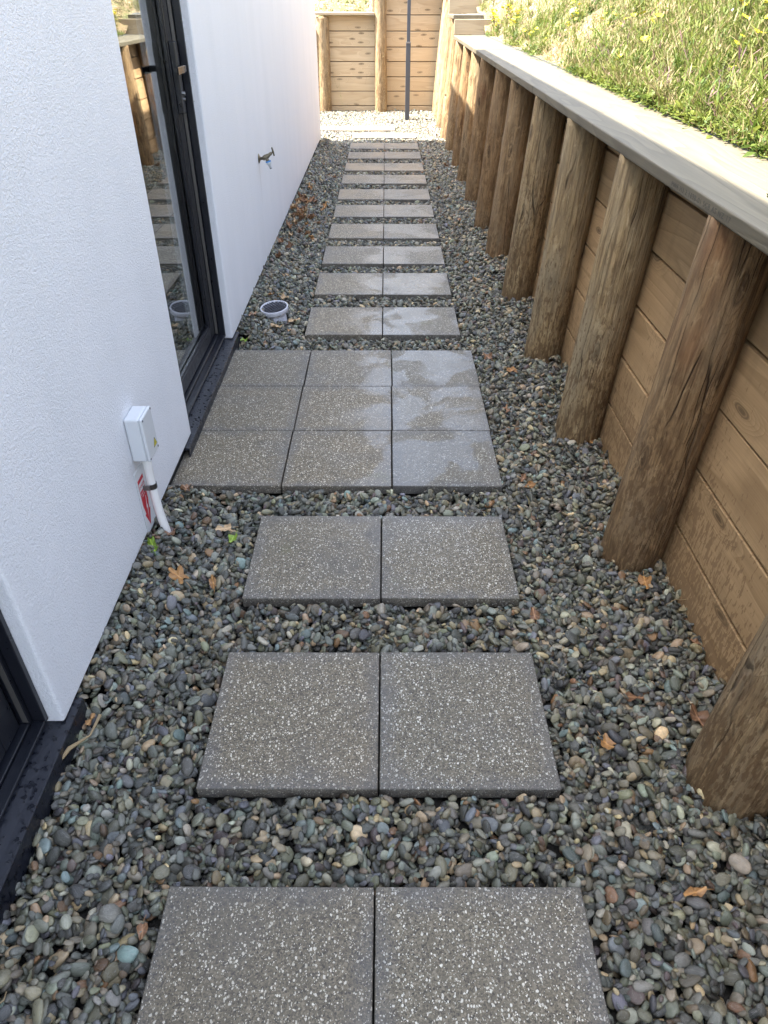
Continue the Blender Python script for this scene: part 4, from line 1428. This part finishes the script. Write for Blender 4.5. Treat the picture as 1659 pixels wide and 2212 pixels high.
def stems(count, mat, label, seed):
    """separate routine so every ring keeps its own index"""
    rs = random.Random(seed)
    V, F, T = [], [], []
    made = 0
    while made < count:
        y = -1 + 17 * (rs.random() ** 1.2)
        x = 1.42 + 2.0 * rs.random() ** 1.6
        if rs.random() < 0.08:
            y = 16.0 + 2.5 * rs.random(); x = -3 + 5 * rs.random()
        if rs.random() > 0.25 + dens(x, y): continue
        made += 1
        h = rs.uniform(0.12, 0.50) * min(1.0, 0.35 + (x - 1.42) * 2.2)
        a = rs.uniform(0, 6.28); lean = rs.uniform(0.0, 0.8)
        tone = rs.random()
        p = Vector((x, y, bank_z(x, y) - 0.01))
        pts = []
        for s in range(6):
            t = s / 5
            pts.append(p + Vector((math.cos(a) * lean * h * t * t + rs.gauss(0, .005), math.sin(a) * lean * h * t * t + rs.gauss(0, .005), h * t * (1 - .25 * lean * t))))
        w = rs.uniform(0.0010, 0.0024)
        tv, tf = tube(pts, [w * (1 - 0.12 * i) for i in range(6)], 3)
        b = len(V)
        V += tv; F += [tuple(i + b for i in q) for q in tf]; T += [tone] * len(tv)
        for q in pts[1:]:
            for _ in range(rs.randint(1, 3)):
                L = rs.uniform(0.015, 0.075); a2 = rs.uniform(0, 6.28)
                c = len(V)
                dv_ = Vector((math.cos(a2), math.sin(a2), rs.uniform(0.2, 1.2))) * L
                sd = Vector((-math.sin(a2), math.cos(a2), 0)) * rs.uniform(0.0012, 0.0052)
                V += [tuple(q), tuple(q + dv_ * .6 + sd), tuple(q + dv_), tuple(q + dv_ * .6 - sd)]
                T += [tone] * 4
                F.append((c, c + 1, c + 2, c + 3))
    return V, F, T, mat, label


field_obj('meadow_grass', field(22000, 'grass', M['grass'], 'fine green grass over the bank', 1))
field_obj('dry_grass', field(15000, 'grass', M['straw'], 'bleached dry grass among the green', 2))
field_obj('ground_cover', field(30000, 'herb', M['herb'], 'low leafy weeds covering the bank', 3))
field_obj('weed_stems', stems(4200, M['grass'], 'thin upright weed stems on the bank', 4))
field_obj('dry_stems', stems(2600, M['straw'], 'dry branching stems on the bank', 5))
field_obj('purple_stems', stems(420, M['purple'], 'purplish weed stems on the bank', 6))


def tufts(count, seed):
    rs = random.Random(seed)
    V, F, T = [], [], []
    for _ in range(count):
        y = 1.5 + 14 * rs.random() ** 1.5
        x = 1.45 + 1.2 * rs.random() ** 1.3
        if rs.random() > 0.35 + dens(x, y): continue
        z = bank_z(x, y) - 0.01
        base_t = rs.uniform(0, 0.8)
        for k in range(rs.randint(14, 30)):
            a = rs.uniform(0, 6.28); h = rs.uniform(0.08, 0.24); ln = rs.uniform(0.25, 1.1); w = rs.uniform(0.0022, 0.0055)
            p = Vector((x + rs.gauss(0, .018), y + rs.gauss(0, .018), z))
            sd = Vector((-math.sin(a), math.cos(a), 0)) * w
            b = len(V)
            for t, ww in ((0, .6), (0.3, 1), (0.6, .9), (0.85, .5)):
                q = p + Vector((math.cos(a) * ln * h * t * t, math.sin(a) * ln * h * t * t, h * (t - 0.42 * ln * t * t)))
                V += [tuple(q - sd * ww), tuple(q + sd * ww)]
            t = 1.0
            V.append(tuple(p + Vector((math.cos(a) * ln * h, math.sin(a) * ln * h, h * (1 - 0.42 * ln)))))
            F += [(b, b + 1, b + 3, b + 2), (b + 2, b + 3, b + 5, b + 4), (b + 4, b + 5, b + 7, b + 6), (b + 6, b + 7, b + 8)]
            T += [min(1, base_t + rs.uniform(0, .2))] * 9
    return V, F, T, M['herb'], 'broad bladed green tufts among the weeds'


def trailers(count, seed):
    rs = random.Random(seed)
    V, F, T = [], [], []
    for _ in range(count):
        y = 1.8 + 8 * rs.random() ** 1.2
        p = Vector((1.44, y, cap_z(y) + 0.02))
        a = math.pi + rs.gauss(0, 0.7)
        pts = [p]
        L = rs.uniform(0.05, 0.17)
        for k in range(5):
            a += rs.gauss(0, .35)
            p = p + Vector((math.cos(a), math.sin(a), 0)) * L / 5
            p.z = cap_z(p.y) + 0.006 + 0.02 * rs.random()
            pts.append(p.copy())
        tv, tf = tube(pts, 0.0011, 4)
        b = len(V); V += tv; F += [tuple(i + b for i in q) for q in tf]; T += [0.3] * len(tv)
        for q in pts[1:]:
            for s_ in (-1, 1):
                if rs.random() < 0.3: continue
                a2 = a + s_ * rs.uniform(.5, 1.3); l = rs.uniform(.008, .02)
                d = Vector((math.cos(a2), math.sin(a2), rs.uniform(0, .8))) * l
                sd = Vector((-math.sin(a2), math.cos(a2), 0)) * l * .2
                b = len(V); V += [tuple(q), tuple(q + d * .5 + sd), tuple(q + d), tuple(q + d * .5 - sd)]; F.append((b, b + 1, b + 2, b + 3)); T += [rs.random() * .6] * 4
    return V, F, T, M['herb'], 'thin trailing stems straying onto the grey capping'


field_obj('grass_tufts', tufts(420, 8))
field_obj('trailing_stems', trailers(46, 9))


# flowering weeds: one plant each
def flower_plant(x, y, h, nst, fs, seed):
    rs = random.Random(seed)
    z = bank_z(x, y) - 0.01
    root = empty('flowering_weed', (x, y, z))
    sp = []
    heads = []
    fs *= 1.6
    for s in range(nst):
        a = rs.uniform(0, 6.28); L = h * rs.uniform(0.65, 1.05); ln = rs.uniform(0.1, 0.5)
        pts = [Vector((math.cos(a) * ln * L * t * t, math.sin(a) * ln * L * t * t, L * t)) + Vector((rs.gauss(0, .004), rs.gauss(0, .004), 0)) for t in (0, .25, .5, .75, 1)]
        sp.append(tube(pts, [0.0026, 0.0024, 0.002, 0.0016, 0.0012], 5))
        heads.append((pts[-1], fs))
        for q in (pts[2], pts[3]):
            if rs.random() < 0.7:
                e = q + Vector((rs.gauss(0, .03), rs.gauss(0, .03), rs.uniform(.02, .06)))
                sp.append(tube([q, e], [0.0014, 0.001], 4))
                heads.append((e, fs * rs.uniform(.6, .9)))
    me = merge(sp)
    at = me.attributes.new('tone', 'FLOAT', 'POINT')
    at.data.foreach_set('value', np.full(len(me.vertices), 0.4, np.float32))
    add('stem', me, M['grass'], root)
    V, F = [], []
    for s in range(nst * 7):
        a = rs.uniform(0, 6.28); L = rs.uniform(.03, .07); zz = rs.uniform(0.01, h * .6)
        q = Vector((rs.gauss(0, .02), rs.gauss(0, .02), zz)); d = Vector((math.cos(a), math.sin(a), rs.uniform(0, .8))) * L
        sd = Vector((-math.sin(a), math.cos(a), 0)) * L * .14
        b = len(V)
        V += [tuple(q), tuple(q + d * .5 + sd), tuple(q + d), tuple(q + d * .5 - sd)]; F.append((b, b + 1, b + 2, b + 3))
    me = mesh_py(V, F)
    at = me.attributes.new('tone', 'FLOAT', 'POINT')
    at.data.foreach_set('value', np.full(len(me.vertices), 0.25, np.float32))
    tag(add('foliage', me, M['herb'], root), kind='stuff')
    for q, r in heads:
        pv, pf = [], []
        npet = 9
        tilt = Matrix.Rotation(rs.uniform(-.6, .6), 4, 'X') @ Matrix.Rotation(rs.uniform(-.6, .6), 4, 'Y')
        for i in range(npet):
            a = 2 * math.pi * i / npet
            d = Vector((math.cos(a), math.sin(a), 0.25)); sd = Vector((-math.sin(a), math.cos(a), 0))
            b = len(pv)
            for q2 in (Vector((0, 0, 0)), d * r * .6 + sd * r * .26, d * r, d * r * .6 - sd * r * .26):
                pv.append(tuple(q + tilt @ q2))
            pf.append((b, b + 1, b + 2, b + 3))
        add('flower', mesh_py(pv, pf), M['petal'], root)
    return root


FW = [  # x, y, height, stems, flower radius, where it is
    (1.84, 4.12, .24, 3, .017, 'at the top right corner above the grey sprig'), (1.86, 4.42, .24, 3, .015, 'behind the one in the top right corner'),
    (1.71, 4.00, .20, 2, .015, 'nearest the camera, low at the right edge'), (1.64, 3.74, .14, 1, .012, 'smallest, close above the sunlit capping at right'),
    (1.58, 4.94, .20, 1, .018, 'tall lone large bloom right of the flat pale stone'), (1.75, 5.54, .22, 2, .020, 'with the biggest open bloom, above the pale stones'),
    (1.70, 6.09, .20, 2, .014, 'left of the biggest open bloom'), (1.65, 6.46, .20, 2, .012, 'in the thin grass at the middle of the bank'),
    (1.76, 6.66, .22, 3, .012, 'on the reddish soil at the top middle'), (1.74, 7.80, .22, 3, .013, 'at the top edge over the reddish soil'),
    (1.62, 7.72, .20, 3, .013, 'just below the reddish soil patch'), (1.50, 7.70, .16, 2, .012, 'low beside the capping past the joint'),
    (1.48, 8.60, .18, 3, .013, 'beside the capping where its shade ends'), (1.50, 9.83, .22, 5, .016, 'in the bushy clump over the sunlit end of the capping'),
    (1.62, 11.30, .24, 6, .017, 'dense with blooms in front of the riser board'), (1.49, 11.58, .24, 6, .017, 'leaning over the far end of the capping'),
    (1.46, 10.90, .20, 5, .016, 'spilling onto the far sunlit capping'), (1.47, 5.28, .16, 1, .014, 'single bloom near the capping joint'),
    (1.55, 12.3, .22, 5, .016, 'behind the upper step of the capping'), (1.60, 10.4, .24, 5, .016, 'between the bushy clump and the riser board')]
for k, (x, y, h, n, fs, where) in enumerate(FW):
    tag(flower_plant(x, y, h, n, fs, 60 + k), 'yellow flowered weed ' + where, 'flowering weed', 'yellow flowering weeds on the bank')

# a succulent sprig hanging over the capping at the right edge, stones on the bank
sprig = tag(empty('sprig', (1.085, 2.06, cap_z(2.06) + 0.012)), 'small dark green sprig reaching over the grey capping at the right edge', 'sprig')
sv, sf = tube([(0.14, -0.20, 0.03), (0.08, -0.10, 0.035), (0.03, -0.03, 0.02), (0, 0, 0.012)], [0.003, 0.0025, 0.0022, 0.002], 7)
add('stem', merge([(sv, sf)], True), M['purple'], sprig)
lv_ = []
for a, el, L in ((2.2, 0.3, 0.030), (2.9, 0.6, 0.034), (1.5, 0.7, 0.036), (0.8, 0.5, 0.034), (3.6, 0.2, 0.026)):
    d = Vector((math.cos(a) * math.cos(el), math.sin(a) * math.cos(el), math.sin(el)))
    lv_.append(tube([Vector((0, 0, .012)), Vector((0, 0, .012)) + d * L * .5, Vector((0, 0, .012)) + d * L], [0.002, 0.0045, 0.0006], 7))
for q0, a in (((0.08, -0.10, 0.035), 1.2), ((0.05, -0.06, 0.028), 4.0), ((0.12, -0.16, 0.033), 2.0)):
    d = Vector((math.cos(a), math.sin(a), 0.6))
    lv_.append(tube([Vector(q0), Vector(q0) + d * 0.018, Vector(q0) + d * 0.034], [0.002, 0.0048, 0.0006], 7))
for q in lv_:
    me = merge([q], True)
    at = me.attributes.new('tone', 'FLOAT', 'POINT'); at.data.foreach_set('value', np.full(len(me.vertices), 0.05, np.float32))
    add('leaf', me, M['herb'], sprig)

stone_mat = simple('pale_clay_stone', (0.50, 0.46, 0.38), 0.85, 0, 0.6, 60)
for k, (x, y, s, lab) in enumerate(((2.0, 4.75, 0.075, 'pale flat stone in the grass, nearest of the stones on the bank'), (1.92, 8.6, 0.10, 'pale clay lump on bare soil at the middle of the bank'),
                                    (2.2, 9.4, 0.13, 'largest pale clay lump high on the bare soil'), (2.05, 5.15, 0.06, 'small pale stone just behind the flat one in the grass'))):
    bm = bmesh.new()
    bmesh.ops.create_icosphere(bm, subdivisions=3, radius=1)
    for vt in bm.verts:
        vt.co *= 1 + 0.3 * noise.noise(vt.co * 1.2 + Vector((k * 5, 0, 0))) + 0.08 * noise.noise(vt.co * 4)
        vt.co.z *= 0.5; vt.co.y *= 0.7
    tag(add('stone', mesh_bm(bm, smooth=True), stone_mat, None, (x, y, bank_z(x, y) + s * 0.12), (0.2, 0.1, k), (s,) * 3), lab, 'stone')
